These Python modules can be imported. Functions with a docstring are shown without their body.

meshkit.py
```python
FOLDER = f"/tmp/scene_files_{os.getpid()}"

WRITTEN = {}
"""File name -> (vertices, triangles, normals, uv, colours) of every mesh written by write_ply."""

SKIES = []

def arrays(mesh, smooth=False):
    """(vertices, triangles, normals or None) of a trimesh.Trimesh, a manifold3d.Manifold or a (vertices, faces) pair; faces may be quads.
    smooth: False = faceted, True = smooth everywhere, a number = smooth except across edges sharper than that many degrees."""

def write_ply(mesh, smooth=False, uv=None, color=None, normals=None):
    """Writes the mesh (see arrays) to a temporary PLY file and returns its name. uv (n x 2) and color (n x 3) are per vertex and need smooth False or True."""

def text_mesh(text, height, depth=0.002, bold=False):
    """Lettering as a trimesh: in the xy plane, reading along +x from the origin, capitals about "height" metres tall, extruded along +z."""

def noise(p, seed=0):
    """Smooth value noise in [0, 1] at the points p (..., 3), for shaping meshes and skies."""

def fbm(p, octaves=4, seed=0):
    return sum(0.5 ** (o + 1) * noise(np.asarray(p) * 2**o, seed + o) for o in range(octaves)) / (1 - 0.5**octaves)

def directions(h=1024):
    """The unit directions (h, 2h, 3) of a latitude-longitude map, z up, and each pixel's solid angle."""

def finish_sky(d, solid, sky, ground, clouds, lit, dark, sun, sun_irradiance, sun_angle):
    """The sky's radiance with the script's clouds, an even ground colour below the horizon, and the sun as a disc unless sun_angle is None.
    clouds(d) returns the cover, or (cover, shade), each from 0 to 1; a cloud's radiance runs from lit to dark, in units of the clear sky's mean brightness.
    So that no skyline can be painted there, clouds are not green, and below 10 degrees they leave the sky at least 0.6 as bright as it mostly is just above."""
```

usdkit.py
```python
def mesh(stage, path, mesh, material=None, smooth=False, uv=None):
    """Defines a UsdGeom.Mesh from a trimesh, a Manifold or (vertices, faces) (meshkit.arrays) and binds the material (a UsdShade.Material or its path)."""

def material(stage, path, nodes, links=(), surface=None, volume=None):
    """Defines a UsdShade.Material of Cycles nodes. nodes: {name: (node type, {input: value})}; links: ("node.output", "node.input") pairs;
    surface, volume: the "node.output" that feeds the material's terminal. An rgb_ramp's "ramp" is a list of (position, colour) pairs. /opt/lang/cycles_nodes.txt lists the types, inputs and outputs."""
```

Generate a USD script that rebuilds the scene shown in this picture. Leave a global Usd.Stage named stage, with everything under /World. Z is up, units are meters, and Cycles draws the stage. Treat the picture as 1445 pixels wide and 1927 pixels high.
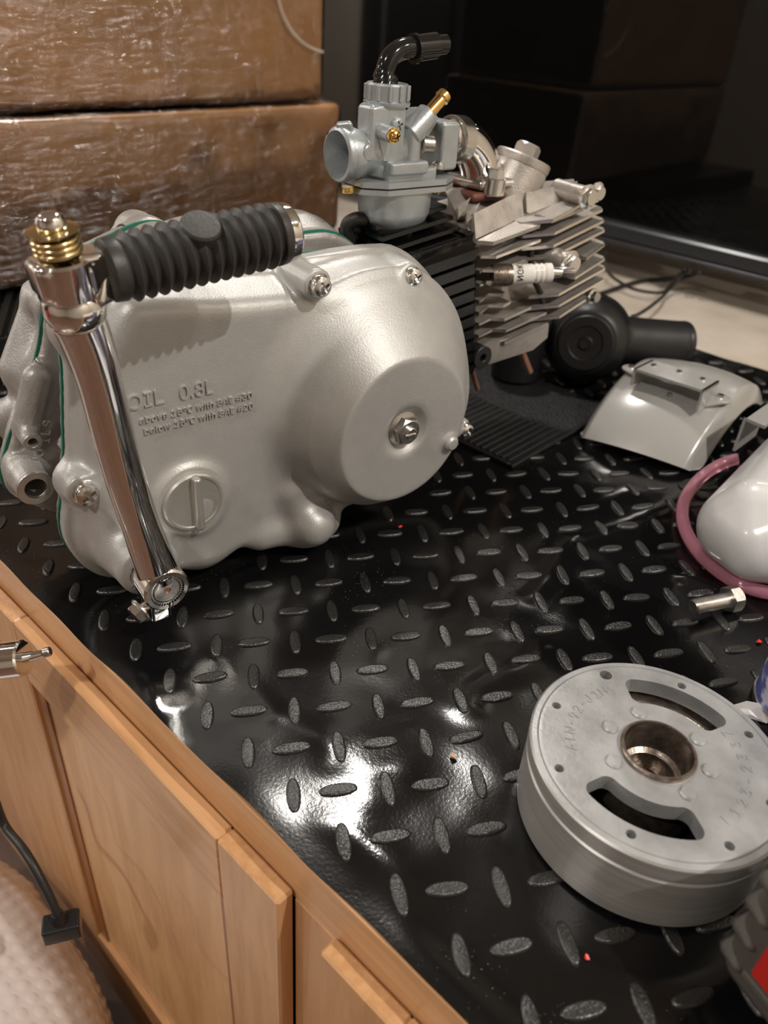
import math, sys
import numpy as np, trimesh, manifold3d as m3, shapely
from shapely.geometry import Polygon, LineString, Point
from scipy.spatial import cKDTree
sys.path.insert(0, '/opt/lang')
import usdkit, meshkit
from pxr import Usd, UsdGeom, UsdShade, UsdLux, Gf, Sdf, Vt

stage = Usd.Stage.CreateInMemory()
UsdGeom.SetStageUpAxis(stage, 'Z'); UsdGeom.SetStageMetersPerUnit(stage, 1.0)
stage.SetDefaultPrim(UsdGeom.Xform.Define(stage, '/World').GetPrim())
rng = np.random.default_rng(7)
PI = math.pi

# ------------------------------------------------------------------ camera (worktop surface is z = 0)
W_PX, H_PX, F_PX = 1445.0, 1927.0, 1447.0
CC = np.array([722.5, 963.5])
_d = np.array([560 - CC[0], 3150 - CC[1], F_PX]); _d /= np.linalg.norm(_d)
_v = np.array([-1200 - CC[0], -135 - CC[1], F_PX]); _v -= _d * (_v @ _d); _v /= np.linalg.norm(_v)
AX = -_v; AZ = -_d; AY = np.cross(AZ, AX)
RC = np.stack([AX, AY, AZ])                       # world = RC @ (right, down, forward)
CAM = np.array([0, 0, .31])
cam = UsdGeom.Camera.Define(stage, '/World/camera')
right, down, fwd = RC[:, 0], RC[:, 1], RC[:, 2]
M = np.eye(4); M[0, :3] = right; M[1, :3] = -down; M[2, :3] = -fwd; M[3, :3] = CAM
cam.AddTransformOp().Set(Gf.Matrix4d(M.tolist()))
cam.CreateHorizontalApertureAttr(26.0); cam.CreateVerticalApertureAttr(26.0 * H_PX / W_PX)
cam.CreateFocalLengthAttr(26.0 * F_PX / W_PX)
cam.CreateClippingRangeAttr(Gf.Vec2f(0.01, 100))
cam.CreateFStopAttr(8.0); cam.CreateFocusDistanceAttr(0.42)
EXPOSURE = 3.7
cam.CreateExposureAttr(EXPOSURE)

# ceiling downlights: (x, y, watts-like intensity)
CEIL_Z = 1.53
# x, y, radiance, radius
LAMPS = [(1.06, .40, 400., .022), (-.69, .80, 17., .05), (-.25, -1.0, 50., .05), (-2.45, -.29, 40., .05), (-4.5, -1.7, 320., .05), (-1.5, -1.9, 40., .05), (.98, 1.00, 26., .04)]
LAMP_COLOR = (1.0, .95, .88)

def ray(x, y): return RC @ np.array([(x - CC[0]) / F_PX, (y - CC[1]) / F_PX, 1.0])
def onz(x, y, z=0.0):
    r = ray(x, y); return CAM + r * ((z - CAM[2]) / r[2])
def onp(x, y, n, d):
    n = np.asarray(n, float); r = ray(x, y); return CAM + r * ((d - n @ CAM) / (n @ r))
def onY(x, y, Y): return onp(x, y, (0, 1, 0), Y)
def onX(x, y, X): return onp(x, y, (1, 0, 0), X)
def proj(p):
    q = (np.atleast_2d(p) - CAM) @ RC
    return CC + F_PX * q[:, :2] / q[:, 2:3], q[:, 2]
# engine frame: u forward, z up, w outward along the crankshaft
_a = math.radians(-10.2)
EN = np.array([math.cos(_a), math.sin(_a), 0]); EU = np.array([-math.sin(_a), math.cos(_a), 0])
_C = onz(395, 1078, .010); EO = _C - .032 * EN; EO[2] = 0
def ef(x, y, w):                                   # pixel measured on the engine's plane w -> (u, z, w)
    p = onp(x, y, EN, EN @ EO + w); return np.array([(p - EO) @ EU, p[2], w])

# ------------------------------------------------------------------ prims
used = {}
def numbered(path):
    n = used.get(path, -1) + 1; used[path] = n
    return path if n == 0 else f'{path}_{n:03d}'
def tag(prim, label=None, cat=None, group=None, kind=None):
    for k, v in (('label', label), ('category', cat), ('group', group), ('kind', kind)):
        if v: prim.SetCustomDataByKey(k, v)
    return prim
def thing(name, label, cat, loc=(0, 0, 0), rotz=0.0, group=None):
    x = UsdGeom.Xform.Define(stage, numbered('/World/' + name))
    x.AddTranslateOp().Set(Gf.Vec3d(*map(float, loc))); x.AddRotateZOp().Set(float(rotz))
    return tag(x.GetPrim(), label, cat, group)
def obj(name, mesh, mat, parent=None, smooth=30, label=None, cat=None, group=None, kind=None):
    base = str(parent.GetPath()) if parent is not None else '/World'
    p = usdkit.mesh(stage, numbered(base + '/' + name), mesh, MATS[mat], smooth=smooth).GetPrim()
    return tag(p, label, cat, group, kind)

# ------------------------------------------------------------------ mesh tools
T3 = trimesh.Trimesh
cat_ = trimesh.util.concatenate
def frame_to(axis, at=(0, 0, 0), roll=0.0):
    axis = np.asarray(axis, float); axis = axis / np.linalg.norm(axis)
    up = np.array([0, 0, 1.0]) if abs(axis[2]) < .95 else np.array([1.0, 0, 0])
    x = np.cross(up, axis); x /= np.linalg.norm(x); y = np.cross(axis, x)
    c, s = math.cos(roll), math.sin(roll)
    A = np.eye(4); A[:3, 0] = c * x + s * y; A[:3, 1] = -s * x + c * y; A[:3, 2] = axis; A[:3, 3] = at
    return A
def rev(profile, n=48, axis=(0, 0, 1), at=(0, 0, 0), roll=0.0):
    """closed solid of revolution: profile of (r, h) from bottom axis to top axis"""
    pr = np.array(profile, float)
    t = np.linspace(0, 2 * PI, n, endpoint=False)
    V, rows = [], []
    for r, h in pr:
        if r < 1e-9: rows.append([len(V)] * n); V.append((0, 0, h))
        else:
            rows.append(list(range(len(V), len(V) + n))); V += [(r * math.cos(a), r * math.sin(a), h) for a in t]
    Fc = []
    for a, b in zip(rows[:-1], rows[1:]):
        for i in range(n):
            j = (i + 1) % n
            if a[i] != a[j]: Fc.append((a[i], a[j], b[j]))
            if b[i] != b[j]: Fc.append((a[i], b[j], b[i]))
    m = T3(np.array(V), np.array(Fc), process=False); m.apply_transform(frame_to(axis, at, roll)); return m
def cyl(p, q, r, n=24, r2=None, ch=0.0):
    p, q = np.asarray(p, float), np.asarray(q, float); L = np.linalg.norm(q - p); r2 = r if r2 is None else r2
    pr = [(0, 0), (r - ch, 0), (r, ch), (r2, L - ch), (r2 - ch, L), (0, L)] if ch else [(0, 0), (r, 0), (r2, L), (0, L)]
    return rev(pr, n, q - p, p)
def spline(pts, n=40):
    P = np.array(pts, float)
    if len(P) == 2: return P[0] + (P[1] - P[0]) * np.linspace(0, 1, n)[:, None]
    from scipy.interpolate import CubicSpline
    s = np.r_[0, np.cumsum(np.linalg.norm(np.diff(P, axis=0), axis=1))]
    return CubicSpline(s, P)(np.linspace(0, s[-1], n))
def tube(path, r, n=14, closed_ends=True):
    P = np.array(path, float); k = len(P); r = np.broadcast_to(r, k)
    Tn = np.gradient(P, axis=0); Tn /= np.linalg.norm(Tn, axis=1)[:, None]
    x = np.cross(Tn[0], [0, 0, 1.0]); x = x if np.linalg.norm(x) > .1 else np.cross(Tn[0], [1.0, 0, 0]); x /= np.linalg.norm(x)
    V = []; t = np.linspace(0, 2 * PI, n, endpoint=False)
    for i in range(k):
        x = x - Tn[i] * (x @ Tn[i]); x /= np.linalg.norm(x); y = np.cross(Tn[i], x)
        V.append(P[i] + r[i] * (np.cos(t)[:, None] * x + np.sin(t)[:, None] * y))
    V = np.vstack(V); Fc = []
    for i in range(k - 1):
        for j in range(n):
            a, b = i * n + j, i * n + (j + 1) % n
            Fc += [(a, b, b + n), (a, b + n, a + n)]
    c0, c1 = len(V), len(V) + 1; V = np.vstack([V, P[0], P[-1]])
    for j in range(n):
        Fc += [(c0, (j + 1) % n, j), (c1, (k - 1) * n + j, (k - 1) * n + (j + 1) % n)]
    return T3(V, np.array(Fc), process=False)
def to3(m): 
    me = m.to_mesh(); return T3(np.array(me.vert_properties[:, :3]), np.array(me.tri_verts), process=False)
def man(m):
    m = m.copy(); m.merge_vertices()
    return m3.Manifold(m3.Mesh(np.asarray(m.vertices, np.float32), np.asarray(m.faces, np.uint32)))
def diff(a, *bs):
    r = man(a) if isinstance(a, T3) else a
    for b in bs: r = r - (man(b) if isinstance(b, T3) else b)
    return to3(r)
def rbox(size, r=.002, at=(0, 0, 0), seg=8):
    sx, sy, sz = [s / 2 - r for s in size]
    s = m3.Manifold.sphere(r, seg)
    h = m3.Manifold.batch_hull([s.translate([i * sx, j * sy, k * sz]) for i in (-1, 1) for j in (-1, 1) for k in (-1, 1)])
    m = to3(h); m.apply_translation(at); return m
def box(lo, hi, ch=0.0):
    lo, hi = np.minimum(lo, hi).astype(float), np.maximum(lo, hi).astype(float)
    if ch <= 0:
        m = trimesh.creation.box(hi - lo); m.apply_translation((lo + hi) / 2); return m
    pts = []
    for sx in (0, 1):
        for sy in (0, 1):
            for sz in (0, 1):
                c = np.where([sx, sy, sz], hi, lo); s = np.where([sx, sy, sz], -1, 1)
                for k in range(3):
                    q = c + s * ch; q[k] = c[k]; pts.append(q)
    return to3(m3.Manifold.hull_points(np.array(pts)))
def hull_sph(items, seg=20):
    return to3(m3.Manifold.batch_hull([m3.Manifold.sphere(r, seg).translate([float(x) for x in p]) for p, r in items]))
def prism(poly, h0, h1, ch=0.0):
    """polygon (shapely or points) extruded along local z from h0 to h1, edges chamfered"""
    if not isinstance(poly, Polygon): poly = Polygon(poly)
    poly = poly.buffer(0)
    m = trimesh.creation.extrude_polygon(poly, h1 - h0, engine='earcut'); m.apply_translation((0, 0, h0))
    return m
def chaikin(P, n=2):
    P = np.array(P, float)
    for _ in range(n):
        Q = np.roll(P, -1, 0); P = np.stack([.75 * P + .25 * Q, .25 * P + .75 * Q], 1).reshape(-1, 2)
    return P
def hexagon(r): return Polygon([(r * math.cos(a), r * math.sin(a)) for a in np.arange(6) * PI / 3])
def hexhead(r, h, flange=0, axis=(0, 0, 1), at=(0, 0, 0), roll=0.0, n=24):
    """hex head with domed chamfer (and round flange) as one mesh, base at the origin"""
    hx = man(prism(hexagon(r), 0, h)) ^ man(rev([(0, 0), (r * 1.05, 0), (r * 1.05, h * .72), (r * .8, h), (0, h)], 32))
    if flange: hx = hx + man(rev([(0, -.0001), (flange, -.0001), (flange, h * .18), (r * .9, h * .32), (0, h * .32)], 32))
    m = to3(hx); m.apply_transform(frame_to(axis, at, roll)); return m
def crosshead(r, h, axis=(0, 0, 1), at=(0, 0, 0), roll=.4):
    d = man(rev([(0, 0), (r, 0), (r, h * .55), (r * .92, h * .8), (r * .6, h), (0, h * 1.02)], 28))
    for k in (0, 1):
        b = box((-r * .62, -r * .13, h * .45), (r * .62, r * .13, h * 2)); b.apply_transform(trimesh.transformations.rotation_matrix(k * PI / 2, (0, 0, 1))); d = d - man(b)
    m = to3(d); m.apply_transform(frame_to(axis, at, roll)); return m
def ring(r0, r1, h, n=48, axis=(0, 0, 1), at=(0, 0, 0), ch=.0004):
    pr = [(r0, 0), (r1 - ch, 0), (r1, ch), (r1, h - ch), (r1 - ch, h), (r0 + ch, h), (r0, h - ch), (r0, 0)]
    t = np.linspace(0, 2 * PI, n, endpoint=False); k = len(pr) - 1
    V = np.array([(r * math.cos(a), r * math.sin(a), z) for r, z in pr[:-1] for a in t]); Fc = []
    for i in range(k):
        for j in range(n):
            a, b = i * n + j, i * n + (j + 1) % n; c, d = ((i + 1) % k) * n + j, ((i + 1) % k) * n + (j + 1) % n
            Fc += [(a, b, d), (a, d, c)]
    m = T3(V, np.array(Fc), process=False); m.apply_transform(frame_to(axis, at)); return m
def text(s, h, depth, width=None):
    m = meshkit.text_mesh(s, h, depth)
    if width: m.apply_scale([width / (m.bounds[1][0] - m.bounds[0][0]), 1, 1]); m.apply_translation((-m.bounds[0][0], 0, 0))
    return m

# signed distance fields and their surface (surface nets)
def smin(a, b, k): h = np.clip(.5 + .5 * (b - a) / k, 0, 1); return b * (1 - h) + a * h - k * h * (1 - h)
def smax(a, b, k): return -smin(-a, -b, k)
def sd_poly(P, x, y):
    P = np.asarray(P, float); x, y = np.broadcast_arrays(x, y); d = np.full(x.shape, 1e9); s = np.ones_like(d)
    for i in range(len(P)):
        a, b = P[i], P[i - 1]; e = b - a; wx, wy = x - a[0], y - a[1]
        t = np.clip((wx * e[0] + wy * e[1]) / (e @ e + 1e-18), 0, 1)
        d = np.minimum(d, (wx - e[0] * t) ** 2 + (wy - e[1] * t) ** 2)
        c = np.stack([y >= a[1], y < b[1], e[0] * wy > e[1] * wx])
        s = np.where(c.all(0) | (~c).all(0), -s, s)
    return s * np.sqrt(d)
def sd_cap(X, a, b, ra, rb=None):
    rb = ra if rb is None else rb; a, b = np.asarray(a, float), np.asarray(b, float); e = b - a
    t = np.clip(sum((X[k] - a[k]) * e[k] for k in range(3)) / (e @ e), 0, 1)
    return np.sqrt(sum((X[k] - a[k] - t * e[k]) ** 2 for k in range(3))) - (ra + (rb - ra) * t)
def sd_cylw(X, c, r, w0, w1, k=.002):
    return smax(np.hypot(X[0] - c[0], X[1] - c[1]) - r, np.abs(X[2] - (w0 + w1) / 2) - (w1 - w0) / 2, k)
def opengrid(lo, hi, st):
    ax = [np.arange(lo[k], hi[k] + st, st) for k in range(3)]
    return [ax[0][:, None, None], ax[1][None, :, None], ax[2][None, None, :]]
def nets(S, lo, st):
    S = np.pad(S, 1, constant_values=1.0).astype(np.float32); lo = np.asarray(lo) - st
    n = S.shape; ins = S < 0
    c = [ins[i:n[0] - 1 + i, j:n[1] - 1 + j, k:n[2] - 1 + k] for i in (0, 1) for j in (0, 1) for k in (0, 1)]
    cnt = sum(x.astype(np.int8) for x in c); cells = np.argwhere((cnt > 0) & (cnt < 8))
    idx = -np.ones([m - 1 for m in n], np.int64); idx[tuple(cells.T)] = np.arange(len(cells))
    acc = np.zeros((len(cells), 3)); num = np.zeros(len(cells))
    offs = np.array([(i, j, k) for i in (0, 1) for j in (0, 1) for k in (0, 1)])
    for o in offs:
        for ax in range(3):
            if o[ax]: continue
            o2 = o.copy(); o2[ax] = 1
            s0, s1 = S[tuple((cells + o).T)], S[tuple((cells + o2).T)]; m = (s0 < 0) != (s1 < 0)
            t = np.where(m, s0 / np.where(m, s0 - s1, 1), 0); p = np.repeat(o[None].astype(float), len(cells), 0); p[:, ax] = t
            acc[m] += p[m]; num[m] += 1
    V = lo + st * (cells + acc / num[:, None]); Fc = []
    for ax in range(3):
        a1, a2 = (ax + 1) % 3, (ax + 2) % 3
        sl0 = [slice(None)] * 3; sl1 = [slice(None)] * 3; sl0[ax] = slice(0, -1); sl1[ax] = slice(1, None)
        e = np.argwhere(ins[tuple(sl0)] != ins[tuple(sl1)]); st0 = ins[tuple(e.T)]
        d1, d2 = np.eye(3, dtype=int)[a1], np.eye(3, dtype=int)[a2]
        q = np.stack([idx[tuple((e - d1 - d2).T)], idx[tuple((e - d2).T)], idx[tuple(e.T)], idx[tuple((e - d1).T)]], 1)
        q = np.where(st0[:, None], q, q[:, ::-1]); Fc.append(q)
    q = np.vstack(Fc)
    return T3(V, np.vstack([q[:, [0, 1, 2]], q[:, [0, 2, 3]]]), process=False)

# ------------------------------------------------------------------ materials
MATS = {}
def mat(name, color, metallic=0.0, rough=.5, bump=0.0, scale=300.0, var=0.0, vscale=None, spec=.5, coat=0.0, coat_rough=.05, detail=3, stretch=None, color2=None, ramp=(.35, .65), aniso=0.0, rvar=0.0, **extra):
    n = {'geo': ('texture_coordinate', {}), 'map': ('mapping', {'scale': stretch or (1, 1, 1)}),
         'p': ('principled_bsdf', dict(base_color=color, metallic=metallic, roughness=rough, specular_ior_level=spec, coat_weight=coat, coat_roughness=coat_rough, anisotropic=aniso, **extra))}
    L = [('geo.object', 'map.vector')]
    if bump:
        n['bn'] = ('noise_texture', {'scale': scale, 'detail': float(detail), 'roughness': .55}); n['b'] = ('bump', {'strength': 1.0, 'distance': bump})
        L += [('map.vector', 'bn.vector'), ('bn.fac', 'b.height'), ('b.normal', 'p.normal')]
    if var or color2 is not None:
        c2 = color2 if color2 is not None else tuple(min(1, c * (1 + var)) for c in color); c1 = color if color2 is not None else tuple(c * (1 - var) for c in color)
        n['vn'] = ('noise_texture', {'scale': vscale or scale * .15, 'detail': 5.0, 'roughness': .6})
        n['vr'] = ('rgb_ramp', {'ramp': [(ramp[0], c1), (ramp[1], c2)]})
        L += [('map.vector', 'vn.vector'), ('vn.fac', 'vr.fac'), ('vr.color', 'p.base_color')]
    if rvar:
        n['rn'] = ('noise_texture', {'scale': vscale or scale * .2, 'detail': 4.0}); n['rm'] = ('map_range', {'from_min': .3, 'from_max': .7, 'to_min': max(.02, rough - rvar), 'to_max': rough + rvar})
        L += [('map.vector', 'rn.vector'), ('rn.fac', 'rm.value'), ('rm.result', 'p.roughness')]
    MATS[name] = usdkit.material(stage, '/World/Looks/' + name, n, L, surface='p.BSDF'); return MATS[name]
UsdGeom.Scope.Define(stage, '/World/Looks')
mat('cast_paint', (.46, .455, .44), .38, .43, bump=.00012, scale=900, var=.04, vscale=60, detail=2)
mat('cast_paint_rough', (.40, .385, .37), .45, .42, bump=.0002, scale=700, var=.10, vscale=70)
mat('bright_edge', (.86, .82, .78), 1.0, .24, bump=.00006, scale=900)
mat('fin_alloy', (.40, .37, .34), .6, .5, bump=.0002, scale=900, var=.12, vscale=90)
mat('raw_alloy', (.50, .465, .43), .7, .40, bump=.0002, scale=900, var=.10, vscale=90, rvar=.08)
mat('cap_alloy', (.58, .56, .52), .7, .34, bump=.00006, scale=1500, var=.05, vscale=60)
mat('gloss_black', (.0028, .0028, .0028), 0, .16, bump=.0001, scale=500)
mat('chrome', (.80, .79, .78), 1.0, .07, rvar=.03, vscale=60)
mat('zinc', (.72, .72, .70), 1.0, .2, bump=.00005, scale=900)
mat('steel', (.55, .53, .50), 1.0, .3, bump=.00008, scale=800, var=.12, vscale=200)
mat('carb_alloy', (.42, .455, .47), .55, .36, bump=.00012, scale=700, var=.06, vscale=80)
mat('brass', (.80, .52, .18), 1.0, .22)
mat('gold_zinc', (.72, .58, .30), 1.0, .2, var=.15, vscale=150)
mat('copper_stud', (.50, .27, .17), .9, .4, bump=.0002, scale=900)
mat('gasket_green', (.015, .17, .115), 0, .5)
mat('red_fibre', (.17, .06, .038), 0, .55)
mat('grip_rubber', (.034, .032, .030), 0, .42, bump=.00012, scale=900)
mat('rubber', (.018, .017, .016), 0, .46, bump=.00012, scale=900)
mat('black_plastic', (.012, .012, .013), 0, .33, bump=.00003, scale=900)
mat('black_satin', (.011, .011, .012), 0, .42, bump=.00008, scale=900)
mat('black_gloss_plastic', (.010, .010, .010), 0, .12)
mat('ceramic', (.82, .80, .76), 0, .15, coat=.5)
mat('dark_ink', (.03, .03, .03), 0, .5)
mat('rotor_alloy', (.40, .405, .41), .45, .42, bump=.00012, scale=500, var=.14, vscale=45, rvar=.1)
mat('rotor_side', (.42, .41, .395), .45, .38, bump=.00006, scale=60, stretch=(1, 1, 30), var=.12, vscale=16)
mat('rusty_steel', (.34, .305, .275), .9, .32, bump=.0002, scale=600, color2=(.20, .150, .115), vscale=200)
mat('dark_bore', (.05, .04, .035), .6, .5)
mat('fender_paint', (.40, .395, .38), .12, .22, coat=.4, coat_rough=.12, var=.02, vscale=8)
mat('white_paint', (.72, .72, .72), 0, .22, coat=.6, coat_rough=.06, bump=.00005, scale=60)
mat('red_plastic', (.55, .02, .015), 0, .4)
mat('boot_rubber', (.075, .066, .058), 0, .6, bump=.0001, scale=500)
mat('marble', (.50, .43, .355), 0, .30, color2=(.62, .55, .47), vscale=7, ramp=(.4, .6))
mat('wall_paint', (.52, .46, .38), 0, .7)
mat('wall_grey', (.50, .47, .44), 0, .6)
mat('ceiling_paint', (.70, .67, .62), 0, .8)
mat('floor_wood', (.10, .052, .034), 0, .45, color2=(.16, .085, .055), vscale=6, stretch=(1, 10, 1))
mat('dark_furniture', (.010, .009, .008), 0, .5)
mat('red_cabinet', (.75, .010, .012), 0, .35)
mat('blue_label', (.10, .11, .32), 0, .3, color2=(.55, .55, .70), vscale=40, ramp=(.48, .55))
mat('white_plastic', (.75, .75, .74), 0, .35)
mat('crumb_red', (.75, .02, .015), 0, .4)
mat('crumb_tan', (.65, .42, .28), 0, .5)
mat('bezel', (.035, .037, .042), .2, .28)
mat('woven_black', (.010, .010, .011), 0, .5, bump=.0016, scale=380, detail=1)
mat('metal_black', (.030, .028, .026), .5, .3)
def wood(name, stretch, c1=(.60, .325, .150), c2=(.76, .455, .235)):
    n = {'g': ('texture_coordinate', {}), 'm': ('mapping', {'scale': stretch}), 'n1': ('noise_texture', {'scale': 1.0, 'detail': 6.0, 'roughness': .62, 'distortion': .6}),
         'n2': ('noise_texture', {'scale': 5.0, 'detail': 3.0, 'roughness': .7}), 'r1': ('rgb_ramp', {'ramp': [(.30, c1), (.52, tuple((a + b) / 2 for a, b in zip(c1, c2))), (.7, c2)]}),
         'r2': ('rgb_ramp', {'ramp': [(.42, (.82, .76, .70)), (.58, (1, 1, 1))]}), 'mx': ('mix', {'mix_type': 'multiply', 'fac': .7}),
         'b': ('bump', {'strength': .5, 'distance': .0002}), 'p': ('principled_bsdf', {'roughness': .34, 'coat_weight': .25, 'coat_roughness': .2})}
    L = [('g.object', 'm.vector'), ('m.vector', 'n1.vector'), ('m.vector', 'n2.vector'), ('n1.fac', 'r1.fac'), ('n2.fac', 'r2.fac'), ('r1.color', 'mx.color1'), ('r2.color', 'mx.color2'),
         ('mx.color', 'p.base_color'), ('n2.fac', 'b.height'), ('b.normal', 'p.normal')]
    MATS[name] = usdkit.material(stage, '/World/Looks/' + name, n, L, surface='p.BSDF')
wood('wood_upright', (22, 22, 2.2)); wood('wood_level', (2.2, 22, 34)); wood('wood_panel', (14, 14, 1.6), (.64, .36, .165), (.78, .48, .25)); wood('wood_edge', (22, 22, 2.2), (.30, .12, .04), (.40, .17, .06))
# black vinyl tread sheet: glossy skin with fine grain and dust specks
def vinyl(name, base, r0, r1, grain, gscale, sp=.55):
    n = {'g': ('texture_coordinate', {}), 'n': ('noise_texture', {'scale': gscale, 'detail': 2.0, 'roughness': .6}), 'n2': ('noise_texture', {'scale': 14.0, 'detail': 4.0}),
         'v': ('voronoi_texture', {'scale': 420.0, 'feature': 'f1'}), 'dr': ('rgb_ramp', {'ramp': [(.05, (.30, .29, .27)), (.11, base)]}),
         'n3': ('noise_texture', {'scale': 25.0, 'detail': 2.0}), 'mk': ('rgb_ramp', {'ramp': [(.52, (0, 0, 0)), (.66, (1, 1, 1))]}), 'mx': ('mix', {'mix_type': 'mix', 'color1': base}),
         'rr': ('map_range', {'from_min': .35, 'from_max': .7, 'to_min': r0, 'to_max': r1}), 'b': ('bump', {'strength': 1.0, 'distance': grain}), 'p': ('principled_bsdf', {'specular_ior_level': sp})}
    L = [('g.object', 'n.vector'), ('g.object', 'n2.vector'), ('g.object', 'n3.vector'), ('g.object', 'v.vector'), ('v.distance', 'dr.fac'), ('n3.fac', 'mk.fac'), ('mk.color', 'mx.fac'), ('dr.color', 'mx.color2'), ('mx.color', 'p.base_color'),
         ('n2.fac', 'rr.value'), ('rr.result', 'p.roughness'), ('n.fac', 'b.height'), ('b.normal', 'p.normal')]
    MATS[name] = usdkit.material(stage, '/World/Looks/' + name, n, L, surface='p.BSDF')
vinyl('vinyl', (.0040, .0040, .0044), .09, .20, .000045, 600)
vinyl('vinyl_bar', (.008, .008, .0082), .28, .44, .0004, 800, 1.0)
# stretch film: mostly clear, glossy, finely wrinkled
def film(name, axis_scale, dist):
    n = {'g': ('texture_coordinate', {}), 'm': ('mapping', {'scale': axis_scale}), 'n': ('noise_texture', {'scale': 1.0, 'detail': 4.0, 'roughness': .6, 'distortion': .8}), 'b0': ('bump', {'strength': 1.0, 'distance': .010}), 'nb': ('noise_texture', {'scale': 24.0, 'detail': 2.0}), 'b': ('bump', {'strength': 1.0, 'distance': dist}),
         'm2': ('mapping', {'scale': (8, 30, 9), 'rotation': (.35, 0, 0)}), 'n2': ('noise_texture', {'scale': 3.0, 'detail': 5.0, 'roughness': .7}), 'hz': ('map_range', {'from_min': .55, 'from_max': .78, 'to_min': 0.0, 'to_max': .30, 'clamp': True}),
         'f': ('fresnel', {'IOR': 1.65}), 't': ('transparent_bsdf', {}), 'd': ('diffuse_bsdf', {'color': (.62, .50, .40)}), 'gl': ('glossy_bsdf', {'roughness': .14, 'color': (1, 1, 1)}), 'x1': ('mix_closure', {}), 'x2': ('mix_closure', {})}
    L = [('g.object', 'm.vector'), ('m.vector', 'n.vector'), ('n.fac', 'b.height'), ('b.normal', 'gl.normal'), ('g.object', 'nb.vector'), ('nb.fac', 'b0.height'), ('b0.normal', 'b.normal'), ('g.object', 'm2.vector'), ('m2.vector', 'n2.vector'), ('n2.fac', 'hz.value'),
         ('hz.result', 'x1.fac'), ('t.BSDF', 'x1.closure1'), ('d.BSDF', 'x1.closure2'), ('f.fac', 'x2.fac'), ('x1.closure', 'x2.closure1'), ('gl.BSDF', 'x2.closure2')]
    MATS[name] = usdkit.material(stage, '/World/Looks/' + name, n, L, surface='x2.closure')
film('stretch_film', (8, 26, 150), .0085)
def simple(name, nodes, links, out): MATS[name] = usdkit.material(stage, '/World/Looks/' + name, nodes, links, surface=out)
mat('carton', (.43, .235, .105), 0, .32, bump=.0004, scale=60, var=.10, vscale=9, coat=.5, coat_rough=.12)
simple('pink_tube', {'p': ('principled_bsdf', {'base_color': (.98, .47, .60), 'roughness': .04, 'transmission_weight': .74, 'ior': 1.4})}, [], 'p.BSDF')
simple('screen_glass', {'p': ('principled_bsdf', {'base_color': (.003, .003, .003), 'roughness': .035, 'ior': 1.5})}, [], 'p.BSDF')
simple('bubble_film', {'p': ('principled_bsdf', {'base_color': (.62, .565, .545), 'roughness': .16})}, [], 'p.BSDF')
simple('film_edge', {'t': ('transparent_bsdf', {}), 'g': ('principled_bsdf', {'base_color': (.8, .75, .68), 'roughness': .15}), 'x': ('mix_closure', {'fac': .28})}, [('t.BSDF', 'x.closure1'), ('g.BSDF', 'x.closure2')], 'x.closure')
simple('lamp_glow', {'e': ('emission', {'color': LAMP_COLOR, 'strength': 12.0})}, [], 'e.emission')
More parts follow.
